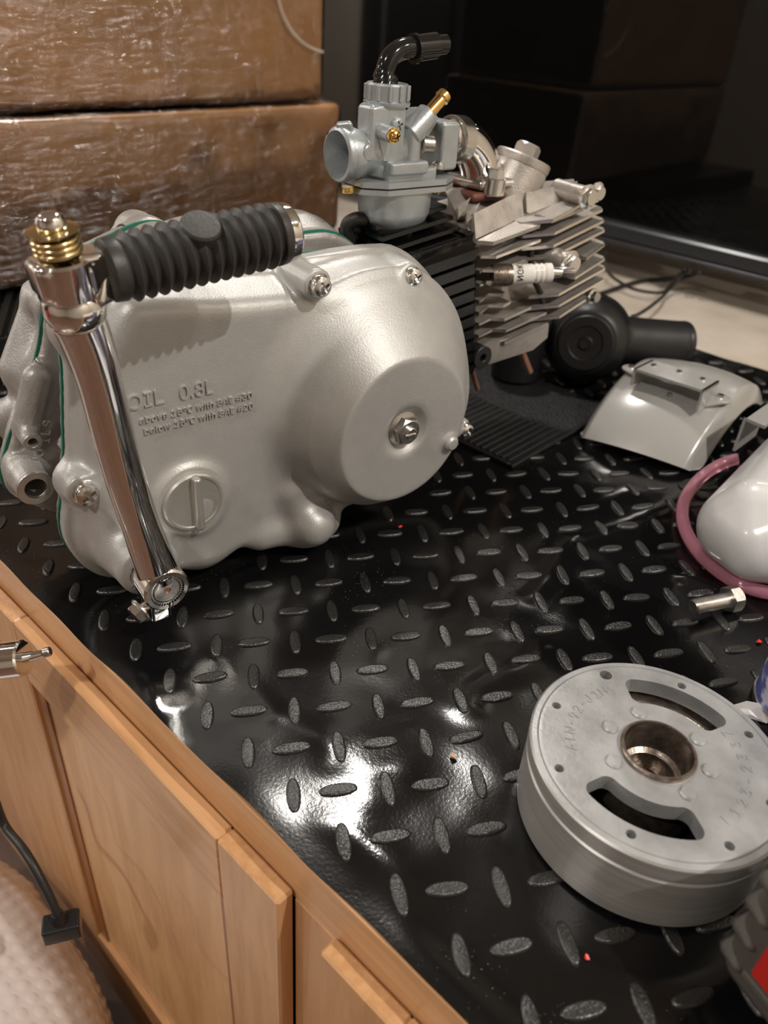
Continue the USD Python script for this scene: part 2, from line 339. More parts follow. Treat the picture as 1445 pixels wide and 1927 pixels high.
# ------------------------------------------------------------------ lamps
for i, (lx, ly, inten, lrad) in enumerate(LAMPS):
    names = ['recessed ceiling downlight over the open floor right of the worktop', 'pendant lamp hanging above the worktop beside the wrapped cartons', 'recessed ceiling downlight in front of the wooden cabinet',
             'recessed ceiling downlight over the floor left of the cabinet', 'recessed ceiling downlight nearest the grey far wall', 'recessed ceiling downlight above the red tool cabinet', 'recessed ceiling downlight right of the black screen close to the wall']
    if i == 1:
        t = thing('pendant_lamp', names[i], 'lamp', (lx, ly, 1.10))
        obj('shade', rev([(.055, 0), (.11, .0), (.112, .003), (.05, .10), (.02, .12), (0, .12), (0, .115), (.047, .096), (.055, 0)], 48), 'black_satin', t); obj('wire', cyl((0, 0, .118), (0, 0, CEIL_Z - 1.10), .004, 12), 'rubber', t)
    else:
        t = thing('ceiling_light', names[i], 'ceiling light', (lx, ly, CEIL_Z))
    if i != 1: obj('trim_ring', ring(.06, .085, .012, 40, axis=(0, 0, -1)), 'white_plastic', t)
    li = UsdLux.DiskLight.Define(stage, str(t.GetPath()) + '/lamp')
    li.CreateRadiusAttr(lrad); li.CreateIntensityAttr(inten); li.CreateColorAttr(Gf.Vec3f(*LAMP_COLOR)); li.CreateNormalizeAttr(False)
    li.AddTranslateOp().Set(Gf.Vec3d(0, 0, -.006))

# ------------------------------------------------------------------ room shell
FLOOR_Z = -.62
X0, X1, Y0, Y1 = -5.6, 1.7, -2.9, 1.22
def struct(name, m, mt, smooth=False): return obj(name, m, mt, None, smooth, kind='structure')
struct('floor', box((X0, Y0, FLOOR_Z - .05), (X1, Y1, FLOOR_Z)), 'floor_wood')
struct('ceiling', box((X0, Y0, CEIL_Z), (X1, Y1, CEIL_Z + .05)), 'ceiling_paint')
struct('wall_back', box((X0, Y1, FLOOR_Z), (X1, Y1 + .05, CEIL_Z)), 'wall_paint')
struct('wall_front', box((X0, Y0 - .05, FLOOR_Z), (X1, Y0, CEIL_Z)), 'wall_paint')
struct('wall_left', box((X0 - .05, Y0, FLOOR_Z), (X0, Y1, CEIL_Z)), 'wall_grey')
struct('wall_right', box((X1, Y0, FLOOR_Z), (X1 + .05, Y1, CEIL_Z)), 'wall_paint')
# furniture on the far side of the room, seen only as reflections in the black screen
t = thing('wardrobe', 'tall black wardrobe against the far wall reflected in the screen', 'wardrobe', (-3.45, Y0 + .3, FLOOR_Z))
obj('body', box((-.72, -.29, 0), (.86, .25, 1.95), .01), 'dark_furniture', t)
for k, x in enumerate((-.71, -.18, .35)): obj('door', box((x, .252, .05), (x + .50, .27, 1.90), .004), 'dark_furniture', t)
t = thing('tool_cabinet', 'red metal rolling tool cabinet on the floor reflected in the screen', 'tool cabinet', (-1.72, -1.55, FLOOR_Z))
obj('body', box((-.17, -.17, .06), (.17, .17, .50), .012), 'red_cabinet', t)
for k in range(3): obj('drawer', box((-.155, .172, .09 + .135 * k), (.155, .185, .205 + .135 * k), .004), 'red_cabinet', t)
for sx in (-1, 1):
    for sy in (-1, 1): obj('caster', cyl((sx * .13 - .012, sy * .13, .032), (sx * .13 + .012, sy * .13, .032), .03), 'rubber', t)

for k, (a, b, mt_) in enumerate(((-5.14, -4.97, 'wall_paint'), (-4.97, -4.78, 'dark_furniture'), (-4.72, -4.66, 'dark_furniture'))): struct(f'trim_{k + 1}', box((a, Y0, FLOOR_Z), (b, Y0 + .05, CEIL_Z - .2)), mt_)
# ------------------------------------------------------------------ worktop and cabinet
o = obj('countertop', box((-1.9, .152, -.04), (.9, 1.2, -.0035), .002), 'marble', None, False, 'beige marbled worktop under the black tread sheet and the screen', 'countertop')
YF, TD = .13, .0105                      # face frame plane, door thickness
cab = thing('base_cabinet', 'light brown wooden base cabinet with two framed doors under the worktop', 'cabinet')
obj('carcass', box((-1.5, .152, -.56), (.6, 1.15, -.042)), 'wood_upright', cab, False)
obj('toe_kick', box((-1.5, .19, FLOOR_Z), (.6, 1.1, -.56)), 'dark_furniture', cab, False)
obj('frame_rail', to3(man(box((-1.5, YF, -.034), (.6, .1515, -.0036))) + man(box((-1.5, YF, -.034), (.6, .1345, -.0008), .0006))), 'wood_level', cab, False)
obj('frame_rail', box((-1.5, YF, -.56), (.6, .152, -.430), .0008), 'wood_level', cab, False)
for a, b in ((-.1495, -.1185), (-.70, -.655), (.33, .38)): obj('frame_stile', box((a, YF - .0004, -.430), (b, .152, -.0342), .0008), 'wood_upright', cab, False)
def door(xa, xb, zt, zb, st, stl=None, ed=.0036):
    stl = stl or st
    y0, y1 = YF - TD, YF - .0007
    d = obj('door', box((xa + stl * .8, y0 + .0045, zb + .035), (xb - st * .8, y1, zt - .035)), 'wood_panel', cab, False)
    tag(d, 'recessed middle board of the cabinet door')
    for a, b in ((xa, xa + stl), (xb - st, xb)): obj('stile', box((a, y0, zb), (b, y1, zt), .0012), 'wood_upright', d, False)
    obj('rail', box((xa + stl, y0, zt - .052), (xb - st, y1, zt), .0010), 'wood_level', d, False)
    obj('rail', box((xa + stl, y0, zb), (xb - st, y1, zb + .040), .0010), 'wood_level', d, False)
    # dark stained bead around the board
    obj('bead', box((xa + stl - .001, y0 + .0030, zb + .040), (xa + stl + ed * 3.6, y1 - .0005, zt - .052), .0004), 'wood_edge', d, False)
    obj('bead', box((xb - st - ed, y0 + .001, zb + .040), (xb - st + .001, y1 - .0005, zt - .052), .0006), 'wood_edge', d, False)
door(-.6650, -.1490, -.0272, -.4370, .045, .261)
door(-.1215, .335, -.0290, -.4370, .045)

# ------------------------------------------------------------------ tread sheet
SX0, SX1, SY0, SY1 = -1.25, .30, .1302, .878
creases = [([(520, 1345), (575, 1370), (612, 1400), (618, 1440)], .0007, .006), ([(1015, 1225), (965, 1265), (905, 1290), (880, 1330)], .0015, .008), ([(1190, 925), (1120, 960), (1040, 1075), (1000, 1120)], .0016, .006),
           ([(1090, 1010), (1180, 985), (1290, 930)], .0022, .005), ([(420, 1240), (470, 1290), (520, 1345)], .0012, .006), ([(600, 1560), (690, 1600), (760, 1660)], .0006, .008), ([(1290, 1090), (1330, 1100), (1400, 1135)], .002, .005)]
creases = [(cKDTree(spline([onz(*p)[:2] for p in P], 60)), h, s) for P, h, s in creases]
def zs(x, y):
    x, y = np.asarray(x, float), np.asarray(y, float); P = np.stack([x, y, 0 * x], -1)
    z = (meshkit.fbm(P * 13.0, 2, 3) - .5) * .0050 + (meshkit.fbm(P * 38.0 + 5, 2, 9) - .5) * .0014
    fold = np.exp(-((y - .17 - .45 * (x + .28)) / .05) ** 2) * 0
    for tr, h, s in creases:
        d, _ = tr.query(P[..., :2].reshape(-1, 2)); z = z + (h * np.exp(-(d / s) ** 2)).reshape(x.shape)
    calm = np.exp(-(np.maximum(np.abs(x + .33) - .11, 0) ** 2 + np.maximum(np.abs(y - .32) - .13, 0) ** 2) / .03 ** 2)   # pressed flat under the engine
    z = z * (1 - .7 * calm) - .0004
    z = np.clip(z, -.0026, .006); k_ = np.exp(-(np.maximum(y - .1342, 0) / .011) ** 2); return z * (1 - k_) + k_ * (.0012 + .0010 * np.sin(x * 41) * np.sin(x * 17 + 1))
xs = np.arange(SX0, SX1, .0035); ys = np.r_[SY0, np.arange(SY0 + .0035, SY1, .0035)]
gx, gy = np.meshgrid(xs, ys, indexing='ij'); gz = zs(gx, gy)
gy = gy.copy(); gy[:, 0] += (meshkit.noise(np.stack([xs * 28, 0 * xs, 0 * xs], -1), 4) - .5) * .0022
zgrid = gz.copy()
from scipy.ndimage import map_coordinates
def zs(x, y):
    x, y = np.asarray(x, float), np.asarray(y, float)
    return map_coordinates(zgrid, [((x - SX0) / .0035).ravel(), ((y - SY0) / .0035).ravel()], order=1, mode='nearest').reshape(x.shape)
nxs, nys = gx.shape; I = np.arange(nxs * nys).reshape(nxs, nys)
V = np.stack([gx, gy, gz], -1).reshape(-1, 3)
q = np.stack([I[:-1, :-1], I[1:, :-1], I[1:, 1:], I[:-1, 1:]], -1).reshape(-1, 4)
low = V[I[:, 0]].copy(); low[:, 2] -= .0012; low[:, 1] += .0003; k = len(V); V = np.vstack([V, low]); e = k + np.arange(nxs)
q = np.vstack([q, np.stack([I[:-1, 0], e[:-1], e[1:], I[1:, 0]], -1)])
sheet = obj('tread_sheet', (V, q), 'vinyl', None, 50, 'glossy black vinyl sheet with raised diamond tread covering the worktop', 'mat')
# tread bars: alternating diagonals on a lattice measured from the picture
def bar_mesh(cx, cy, ang, L, Wd, H):
    t = np.linspace(0, 2 * PI, 16, endpoint=False); rows = []
    for s, h in ((1.08, -.0006), (1.0, .25 * H), (.86, .9 * H), (.66, H)):
        a, b = L / 2 * (1 - .55 * (1 - s)), Wd / 2 * s
        c, sn = np.cos(t), np.sin(t)
        px_ = a * np.sign(c) * np.abs(c) ** .95; py_ = b * np.sign(sn) * np.abs(sn) ** .85 
        X = cx + px_ * math.cos(ang) - py_ * math.sin(ang); Y = cy + px_ * math.sin(ang) + py_ * math.cos(ang)
        rows.append(np.stack([X, Y, zs(X, Y) + h], -1))
    V = np.vstack(rows + [[[cx, cy, float(zs(np.array([cx]), np.array([cy]))[0]) + H * 1.02]]]); Fc = []
    for r in range(3):
        for j in range(16): Fc += [(r * 16 + j, r * 16 + (j + 1) % 16, (r + 1) * 16 + (j + 1) % 16), (r * 16 + j, (r + 1) * 16 + (j + 1) % 16, (r + 1) * 16 + j)]
    for j in range(16): Fc.append((48 + j, 48 + (j + 1) % 16, 64))
    return T3(V, np.array(Fc), process=False)
PA, QB, SK = .03333, .0345, -.0055
foot = [Polygon([EO[:2] + EU[:2] * u + EN[:2] * w for u, w in ((-.05, -.08), (.19, -.08), (.19, .02), (-.05, .02))]), Point(-.0523, .2563).buffer(.052)]
bars = []
for j in range(-2, 23):
    for i in range(-40, 20):
        for kind in (0, 1):
            if kind == 0: x, y, a = -.2255 + PA * i + SK * j, .1653 + QB * j, math.atan2(.0163, .0108)
            else: x, y, a = -.2017 + PA * i + SK * (j + .5), .1483 + QB * j, math.atan2(-.0108, .0150)
            if not (SX0 + .02 < x < SX1 - .02 and SY0 + .004 < y < SY1 - .012): continue
            if any(f.contains(Point(x, y)) for f in foot): continue
            (p,), dep = proj((x, y, 0)); vis = dep[0] > 0 and -25 < p[0] < 1470 and 880 < p[1] < 1960
            bars.append((not vis, np.hypot(np.hypot(x, y), .31), x, y, a + rng.normal(0, .03)))
bars.sort(); rest = []
for n_, (hid, dist, x, y, a) in enumerate(bars):
    if y < SY0 + .012 and n_ >= 0: L_ = .0125
    else: L_ = .0188
    m = bar_mesh(x, y, a, L_ * rng.uniform(.96, 1.04), .0067, .0014)
    if n_ < 300 and not hid: obj('tread_bar', m, 'vinyl_bar', sheet, 60)
    else: rest.append(m)
obj('tread_bars', cat_(rest), 'vinyl_bar', sheet, 60, 'smaller distant tread bars of the sheet', kind='stuff')
# ------------------------------------------------------------------ engine (front-view frame: u, z, w -> local x, -w, z)
eng = thing('engine', 'silver painted horizontal motorcycle engine with black finned barrel and kick lever', 'engine', (EO[0], EO[1], 0), math.degrees(math.atan2(EU[1], EU[0])))
R90 = np.array([[1, 0, 0, 0], [0, 0, -1, 0], [0, 1, 0, 0], [0, 0, 0, 1.0]])
def ep(name, m, mt, parent=None, smooth=30, label=None, kind=None):
    m = m.copy(); m.apply_transform(R90); return obj(name, m, mt, parent if parent is not None else eng, smooth, label, kind=kind)
W = np.array([0, 0, 1.0]); Uv = np.array([1.0, 0, 0]); Zv = np.array([0, 1.0, 0])

# --- right cover
G = chaikin([(-.0530, .172), (-.036, .1965), (-.012, .1965), (.02, .190), (.08, .1862), (.143, .1862), (.157, .181), (.178, .162), (.200, .130), (.215, .1076), (.222, .082), (.216, .050), (.195, .030), (.16, .019), (.11, .010), (.06, .0065), (.0, .004), (-.03, .004),
     (-.054, .011), (-.0665, .024), (-.0735, .042), (-.0735, .058), (-.0690, .072), (-.0680, .083), (-.0640, .095), (-.0615, .114), (-.0570, .143), (-.0560, .160)], 2)
st = .0012; lo, hi = np.array([-.084, -.004, -.002]), np.array([.235, .210, .078])
X = opengrid(lo, hi, st); u, z, w = X
sg = sd_poly(G, u[:, :, 0], z[:, :, 0])[:, :, None]
flange = smax(sg, w - .0085, .002)
body = smax((sg + .0028 + .40 * np.maximum(w - .002, 0)) * .93, w - .032, .007)
S = smin(flange, body, .004)
prof_w = [0, .030, .034, .052, .056, .0662]; prof_r = [.080, .0775, .0735, .0610, .0572, .0472]
rw = np.interp(w, prof_w, prof_r); cu = np.interp(w, [.03, .052, .066], [.1188, .1197, .1198]); cz = np.interp(w, [.03, .052, .066], [.1055, .0955, .092])
dome = smax((np.hypot(u - cu, z - cz) - rw) * .80, w - .066, .0012)
dome = smax(dome, sg + .001, .004)
S = smin(S, dome, .011)
S = smin(S, sd_cap(X, ef(587, 985, .037), ef(560, 985, .010), .0150, .015), .008)            # rounded nose under the dome
S = smin(S, sd_cap(X, ef(545, 925, .030), ef(575, 985, .030), .008, .010), .010)
S = smin(S, sd_cap(X, [.040, .0200, .024], [.086, .0165, .028], .0105), .010)
FC = ef(363, 943, .036)
S = smin(S, sd_cylw(X, FC, .0205, 0, .0345, .002), .008)                                       # filler boss and the pocket under it
S = smin(S, sd_cap(X, [FC[0] + .006, FC[1] - .005, .016], [FC[0] + .011, .022, .012], .019, .018), .012)
KS = np.array([-.0415, .0410])
S = smin(S, sd_cylw(X, KS, .0168, 0, .049, .002), .009)                                        # kick shaft housing
S = smin(S, sd_cap(X, [-.047, .047, .0], [-.0425, .042, .040], .0195, .0155), .006)
bolt_at = [(ef(600, 537, .040), .0086, .0395, .0058), (ef(775, 520, .0335), .0078, .0325, .0055), (ef(163, 928, .021), .0098, .0195, .0066), (ef(875, 808, .0500), .0062, .0485, .0050)]
for c, r, top, _ in bolt_at: S = smin(S, sd_cylw(X, c, r, 0, top, .0015), .005)
S = smin(S, sd_cap(X, [bolt_at[2][0][0], bolt_at[2][0][1], .004], [KS[0] - .004, KS[1] + .012, .008], .010), .008)
PB = ef(847, 833, .0675)
S = smin(S, sd_cylw(X, PB, .0062, .03, .0672, .001), .0015)
S = smin(S, sd_cap(X, [PB[0], PB[1], .0605], [bolt_at[3][0][0], bolt_at[3][0][1], .0440], .0056), .003)
S = smin(S, sd_cap(X, [-.050, .166, .004], [-.034, .184, .004], .012), .008)
dish = (np.hypot(u - .1205, z - .0925) - (.0095 + (w - .0600) * 1.25)) * .62                 # dish round the adjuster nut
S = smax(S, -smax(dish, .0605 - w, .001), .0015)
S = smax(S, -sd_cylw(X, KS, .0115, .020, .08, .001), .001)
S = smax(S, -w, .0005); S = smax(S, .0022 - z, .002)
cov = nets(S, lo, st); trimesh.smoothing.filter_taubin(cov, iterations=4)
cover = ep('clutch_cover', cov, 'cast_paint', smooth=True)
# lettering cast on the cover
for s, px, h, wd in (('OIL', (240, 772), .0080, .0195), ('0.8L', (338, 752), .0080, .0190), ('above 15\u2103 with SAE #30', (262, 797), .0036, .0650), ('below 15\u2103 with SAE #20', (271, 817), .0036, .0635)):
    m = text(s, h, .0016, wd); m.apply_translation(ef(*px, .0316)); ep('lettering', m, 'cast_paint', cover, 20)
ring_c = crosshead(.0012, .0006)
for c, r, top, hr in bolt_at:
    b = ep('cover_screw', crosshead(hr, .0050, W, (c[0], c[1], top + .0009), .5), 'zinc', label='bright cross-slotted cover screw')
    ep('washer', ring(hr * .45, hr * 1.12, .0010, 28, W, (c[0], c[1], top)), 'zinc', b)
ep('pin', rev([(0, 0), (.0050, 0), (.0050, .0026), (.0036, .0040), (0, .0045)], 24, W, (PB[0], PB[1], .0670)), 'cast_paint', cover)
nut = ep('adjuster_nut', hexhead(.0092, .0080, .0110, W, (.1205, .0925, .0605), .3), 'steel', label='bright hexagon nut in the middle of the round dome')
ep('stud_end', diff(cyl((.1205, .0925, .062), (.1205, .0925, .0708), .0040, 20, ch=.0006), box((.1165, .0918, .0695), (.1245, .0932, .072))), 'zinc', nut)
cap = ep('filler_cap', rev([(0, 0), (.0178, 0), (.0182, .0010), (.0182, .0030), (.0172, .0042), (.0160, .0042), (.0155, .0034), (0, .0034)], 56, W, (FC[0], FC[1], .0345)), 'cap_alloy', label='round oil filler cap with a raised grip bar')
ep('grip_bar', rbox((.0050, .0345, .0075), .0018, (FC[0] + .0012, FC[1] + .0005, .0345 + .0055)), 'cap_alloy', cap)
ep('seal', ring(.0160, .0192, .0012, 48, W, (FC[0], FC[1], .0338)), 'rubber', cap)

# --- gaskets and crankcases
Gp = Polygon(G)
ep('cover_gasket', prism(Gp.buffer(.0008).difference(Gp.buffer(-.010)), -.0022, -.0002), 'gasket_green', label='green paper gasket behind the clutch cover')
WC = -.046
Cc = chaikin([(-.0470, .168), (-.034, .185), (-.010, .1935), (.008, .2000), (.024, .1985), (.034, .1880), (.06, .1848), (.1096, .1845), (.1330, .1845), (.150, .176), (.176, .150), (.196, .118), (.204, .085), (.196, .05), (.15, .022), (.06, .012), (.0, .012), (-.045, .022),
      (-.0700, .040), (-.0880, .056), (-.0900, .068), (-.0850, .080), (-.0786, .0943), (-.0690, .107), (-.0660, .116), (-.0590, .131), (-.0530, .146), (-.0512, .156)], 2)
Cp = Polygon(Cc)
ep('case_gasket', prism(Cp.buffer(.0018).difference(Cp.buffer(-.010)), WC - .0009, WC + .0009), 'gasket_green', label='green paper gasket between the crankcase halves')
st = .0017; lo, hi = np.array([-.110, -.006, -.048]), np.array([.235, .215, .001]); X = opengrid(lo, hi, st); u, z, w = X
g2, c2 = (sd_poly(P, u[:, :, 0], z[:, :, 0])[:, :, None] for P in (G, Cc))
t = np.clip((w - WC) / -WC, 0, 1); mid = c2 * (1 - t) + g2 * t
S = smax(mid + .0085 + .012 * np.sin(PI * t), np.abs(w + .023) - .0205, .001)
S = smin(S, smax(g2 + .0004, np.abs(w + .0056) - .0034, .001), .004)
S = smin(S, smax(c2 - .0006, np.abs(w + .0415) - .0035, .0006), .003)
MT = ef(68, 920, -.012); SH = ef(62, 833, -.020)
S = smin(S, sd_cylw(X, MT, .0100, WC, -.0125, .0006), .003)
S = smin(S, sd_cap(X, [MT[0], MT[1], -.03], [MT[0] + .03, MT[1] + .012, -.034], .009), .006)
S = smin(S, sd_cylw(X, SH, .0052, WC, -.020, .0006), .003)
S = smin(S, sd_cap(X, [SH[0] + .002, SH[1] + .006, -.034], [SH[0] + .012, SH[1] + .03, -.036], .0075), .006)
S = smin(S, sd_cylw(X, (.015, .189), .0115, WC, -.016, .004), .004)
S = smax(S, -sd_cylw(X, MT, .0060, -.2, .05, .0005), .0005); S = smax(S, -sd_cylw(X, SH, .0028, -.038, .05, .0005), .0005)
mc = nets(S, lo, st); trimesh.smoothing.filter_taubin(mc, iterations=6)
case = ep('right_crankcase', mc, 'cast_paint_rough', smooth=True)
ep('mount_face', ring(.0060, .0100, .0010, 44, W, (MT[0], MT[1], -.0130), .0002), 'steel', case); ep('drain_face', ring(.0027, .0049, .0008, 30, W, (SH[0], SH[1], -.0204), .0002), 'steel', case)
for ch, px, rot in (('S', (97, 806), -1.1), ('L', (94, 822), -1.1), ('1', (93, 838), -1.1), ('O', (82, 862), -1.1)):
    m = text(ch, .0048, .0010); m.apply_transform(trimesh.transformations.rotation_matrix(1.2, (0, 0, 1))); 
    p = ef(*px, -.020); m.apply_translation((p[0], p[1], -.0215)); ep('cast_mark', m, 'cast_paint_rough', case, 20)
lo, hi = np.array([-.115, -.006, -.125]), np.array([.235, .215, WC + .001]); X = opengrid(lo, hi, .002); u, z, w = X
Lc = chaikin([(p[0] - .002 * (p[0] < 0), p[1]) for p in Cc[::3]], 1)
c3 = sd_poly(Cc, u[:, :, 0], z[:, :, 0])[:, :, None]
S = smax(c3 - .0006, np.abs(w - (WC - .0060)) - .0050, .0006)
S = smin(S, smax(c3 + .008 + .3 * np.maximum(-.075 - w, 0), np.maximum(-.112 - w, w - WC + .002), .012), .006)
S = smin(S, sd_cap(X, [-.056, .116, -.074], [-.046, .150, -.076], .018, .010), .010)
S = smin(S, sd_cap(X, [-.074, .088, -.076], [-.066, .094, -.066], .012, .010), .008)
S = smin(S, sd_cylw(X, (-.044, .158), .0085, -.085, WC - .001, .004), .005)
S = smin(S, sd_cylw(X, (.015, .189), .0125, -.078, WC - .001, .006), .005)
S = smin(S, sd_cap(X, [.05, .172, -.075], [.125, .170, -.075], .022), .02)
S = smax(S, w - (WC - .0010), .0003)
lc = nets(S, lo, .002); trimesh.smoothing.filter_taubin(lc, iterations=6); ep('left_crankcase', lc, 'cast_paint_rough', smooth=True)
BR = ef(231, 436, -.052)
ep('breather_pipe', ring(.0022, .0040, .018, 20, (-.75, .35, .45), BR + np.array([.013, -.006, -.008])), 'chrome', label='short bright pipe end on top of the crankcase')

# --- kick lever
SHU = KS
lev = ep('kick_lever', tube(spline([(SHU[0], SHU[1] + .004, .0600), (-.0470, .075, .0615), (-.0560, .135, .0655), ef(160, 632, .0680), ef(146, 602, .0690) + np.array([-.0006, .0030, .0])], 34), np.r_[np.linspace(.0112, .0098, 8), np.full(18, .0096), np.linspace(.0097, .0112, 8)], 28), 'chrome', smooth=True, label='chrome kick start lever with folding rubber foot grip')
hub = man(cyl((*SHU, .0520), (*SHU, .0712), .0128, 48, ch=.0012)) + man(rbox((.012, .020, .0165), .002, (SHU[0] - .004, SHU[1] - .0105, .0615)))
hub = hub - man(cyl((*SHU, .068), (*SHU, .075), .0095, 36)) - man(box((SHU[0] - .0005, SHU[1] - .025, .05), (SHU[0] + .0007, SHU[1] - .008, .08)))
ep('hub', to3(hub), 'chrome', lev)
n = 40; t = np.linspace(0, 2 * PI, n * 4, endpoint=False); rr = np.where((np.arange(n * 4) % 4) < 2, .0094, .0086)
ep('spline_ring', diff(prism(Polygon(np.stack([rr * np.cos(t), rr * np.sin(t)], 1) + SHU), .052, .0702), cyl((*SHU, .05), (*SHU, .08), .0079, 32)), 'steel', lev, 20)
ep('shaft_end', diff(rev([(0, -.02), (.0076, -.02), (.0076, .0005), (.0070, .0012), (0, .0012)], 40, W, (*SHU, .0695)), cyl((*SHU, .0695), (*SHU, .074), .0019, 16)), 'steel', lev, label='flat grey shaft end with a rusty centre mark')
ep('centre_mark', cyl((*SHU, .0685), (*SHU, .0700), .0018, 14), 'copper_stud', lev)
cb = ef(262, 1152, .062)
ep('clamp_bolt', hexhead(.0062, .0055, .0072, (-.93, -.30, .20), (SHU[0] - .0125, SHU[1] - .0135, .0625), .2), 'zinc', lev)
ep('clamp_bolt_shank', cyl((SHU[0] - .013, SHU[1] - .0135, .0625), (SHU[0] + .0135, SHU[1] - .0105, .0610), .0032, 16), 'zinc', lev)
K0, K1 = ef(146, 602, .0690), ef(103, 447, .0720); Kd = (K1 - K0) / np.linalg.norm(K1 - K0)
kp = lambda d: K0 + Kd * d
ep('knuckle', rev([(0, -.004), (.0080, -.004), (.0118, .001), (.0128, .0055), (.0118, .0105), (.0096, .0125), (0, .0125)], 40, Kd, K0), 'chrome', lev, True)
GA, GB = ef(196, 511, .0745), ef(528, 439, .0735); Gd = (GB - GA) / np.linalg.norm(GB - GA)
fk = m3.Manifold.batch_hull([m3.Manifold.sphere(.0042, 16).translate(list(map(float, kp(d) + Uv * du + W * dw))) for d in (.0150, .0225) for du in (-.0085, .0070) for dw in (-.0060, .0060)])
fk = fk + man(cyl(kp(.0110), kp(.0270), .0122, 36, ch=.001)) + m3.Manifold.batch_hull([m3.Manifold.sphere(.0022, 12).translate(list(map(float, kp(.0190) + Gd * a + Kd * b + W * c))) for a, b, c in [(.006, -.007, -.007), (.006, .007, -.007), (.006, -.007, .007), (.006, .007, .007), (.019, -.006, -.005), (.019, .006, -.005), (.019, -.006, .005), (.019, .006, .005)]])
ep('pivot_fork', to3(fk), 'chrome', lev, 30)
hx = 3.0; tt = np.linspace(0, 1, 90); ang = tt * hx * 2 * PI; e1 = np.cross(Kd, W); e1 /= np.linalg.norm(e1); e2 = np.cross(Kd, e1)
ep('spring', tube(kp(.0280) + Kd * (tt * .0068)[:, None] + .0082 * (np.cos(ang)[:, None] * e1 + np.sin(ang)[:, None] * e2), .0012, 10), 'gold_zinc', lev, True)
ep('pivot_pin', cyl(kp(.025), kp(.039), .0040, 20), 'gold_zinc', lev)
ep('cup_washer', rev([(.0, 0), (.0065, -.0010), (.0097, .0005), (.0100, .0014), (.0065, .0020), (0, .0020)], 40, Kd, kp(.0362)), 'gold_zinc', lev)
ep('dome_nut', rev([(0, 0), (.0054, 0), (.0056, .0018), (.0050, .0044), (.0032, .0058), (0, .0063)], 32, Kd, kp(.0380)), 'chrome', lev, True)
ep('lug', hull_sph([(GA + Gd * .004 + np.array([0, -.009, 0]), .0028), (GA + Gd * .002 + np.array([-.006, -.010, .003]), .0030), (GA + Gd * .0 + np.array([0, -.002, 0]), .004)]), 'chrome', lev, True)
L = np.linalg.norm(GB - GA); pr = [(0, 0), (.0108, 0), (.0126, .0012), (.0130, .0058)]
nr = 12; p0, p1 = .0075, L - .0055
for k in range(nr):
    a = p0 + (p1 - p0) * k / nr; s = (p1 - p0) / nr
    pr += [(.0114, a + s * .05), (.0132, a + s * .28), (.0143, a + s * .48), (.0140, a + s * .62), (.0126, a + s * .84)]
pr += [(.0118, L - .0050), (.0137, L - .0042), (.0135, L - .001), (.0128, L), (0, L)]
grip = ep('rubber_grip', rev(pr, 56, Gd, GA), 'grip_rubber', lev, 50, label='black ribbed rubber foot grip')
ep('end_cap', rev([(0, 0), (.0128, 0), (.0131, .0008), (.0128, .0042), (.0110, .0058), (.0070, .0064), (0, .0066)], 44, Gd, GB - Gd * .0003), 'chrome', grip)
pc = GA + Gd * (L * .50)
up = Zv * .86 + W * .50; up = up - Gd * (up @ Gd); up /= np.linalg.norm(up)
ep('grip_plug', rev([(0, 0), (.0085, 0), (.0085, .0045), (.0078, .0056), (0, .0058)], 28, up, pc + up * .0095), 'grip_rubber', grip)

# --- barrel and head: a along the bore (8.5 degrees up), b across it
TH = math.radians(8.5); A0 = np.array([.12, .096]); ea = np.array([math.cos(TH), math.sin(TH)]); eb = np.array([-math.sin(TH), math.cos(TH)])
MB = np.eye(4); MB[:2, 0] = ea; MB[:2, 1] = eb; MB[:2, 3] = A0        # (a, b, w) -> (u, z, w)
def ab(px, py, w): p = ef(px, py, w); return np.array([(p[:2] - A0) @ ea, (p[:2] - A0) @ eb, w])
def hp(name, m, mt, parent=None, smooth=30, label=None):
    m = m.copy(); m.apply_transform(MB); return ep(name, m, mt, parent, smooth, label)
def plate(poly_aw, b0, b1): 
    """plate lying in the (a, w) plane between b0 and b1"""
    m = prism(poly_aw, -b1, -b0); m.apply_transform(np.array([[1, 0, 0, 0], [0, 0, -1, 0], [0, 1, 0, 0], [0, 0, 0, 1.0]])); return m
WM = -.045
bar = hp('cylinder_barrel', box((.045, -.030, WM - .037), (.118, .066, WM + .037), .006), 'gloss_black', label='black painted finned cylinder barrel')
bt = ab(822, 496, 0)[1] + .001
for k in range(11):
    b = bt - .0096 * k; hwid = .046 if k < 10 else .040
    P = [(.050, WM - hwid + .006), (.056, WM - hwid), (.112, WM - hwid), (.116, WM - hwid + .003), (.116, WM + hwid - .003), (.112, WM + hwid), (.056, WM + hwid), (.050, WM + hwid - .006)]
    hp('fin', plate(P, b - .0070, b), 'gloss_black', bar)
for k in range(4):
    b = bt + .0052 + .0058 * k; hwid = .036 - .0065 * k
    hp('fin', plate([(.052, WM - hwid), (.112, WM - hwid), (.112, WM + hwid), (.052, WM + hwid)], b - .0020, b + .0008), 'gloss_black', bar)
hp('shroud', to3(m3.Manifold.hull_points(np.array([(.052, bt - .003, .0005), (.116, bt - .003, .0005), (.116, bt - .003, -.09), (.052, bt - .003, -.09), (.052, bt, .0005), (.116, bt, .0005), (.052, bt + .0068, -.012), (.116, bt + .0068, -.012), (.052, bt + .0068, -.078), (.116, bt + .0068, -.078)]))), 'gloss_black', bar)
hp('barrel_flange', plate([(.112, WM - .038), (.119, WM - .038), (.119, WM + .036), (.112, WM + .036)], bt - .098, bt + .008), 'gloss_black', bar)
TB = ef(906, 672, .0)
ep('tensioner_boss', ring(.0030, .0088, .020, 32, W, (TB[0], TB[1], -.018)), 'black_satin', bar)
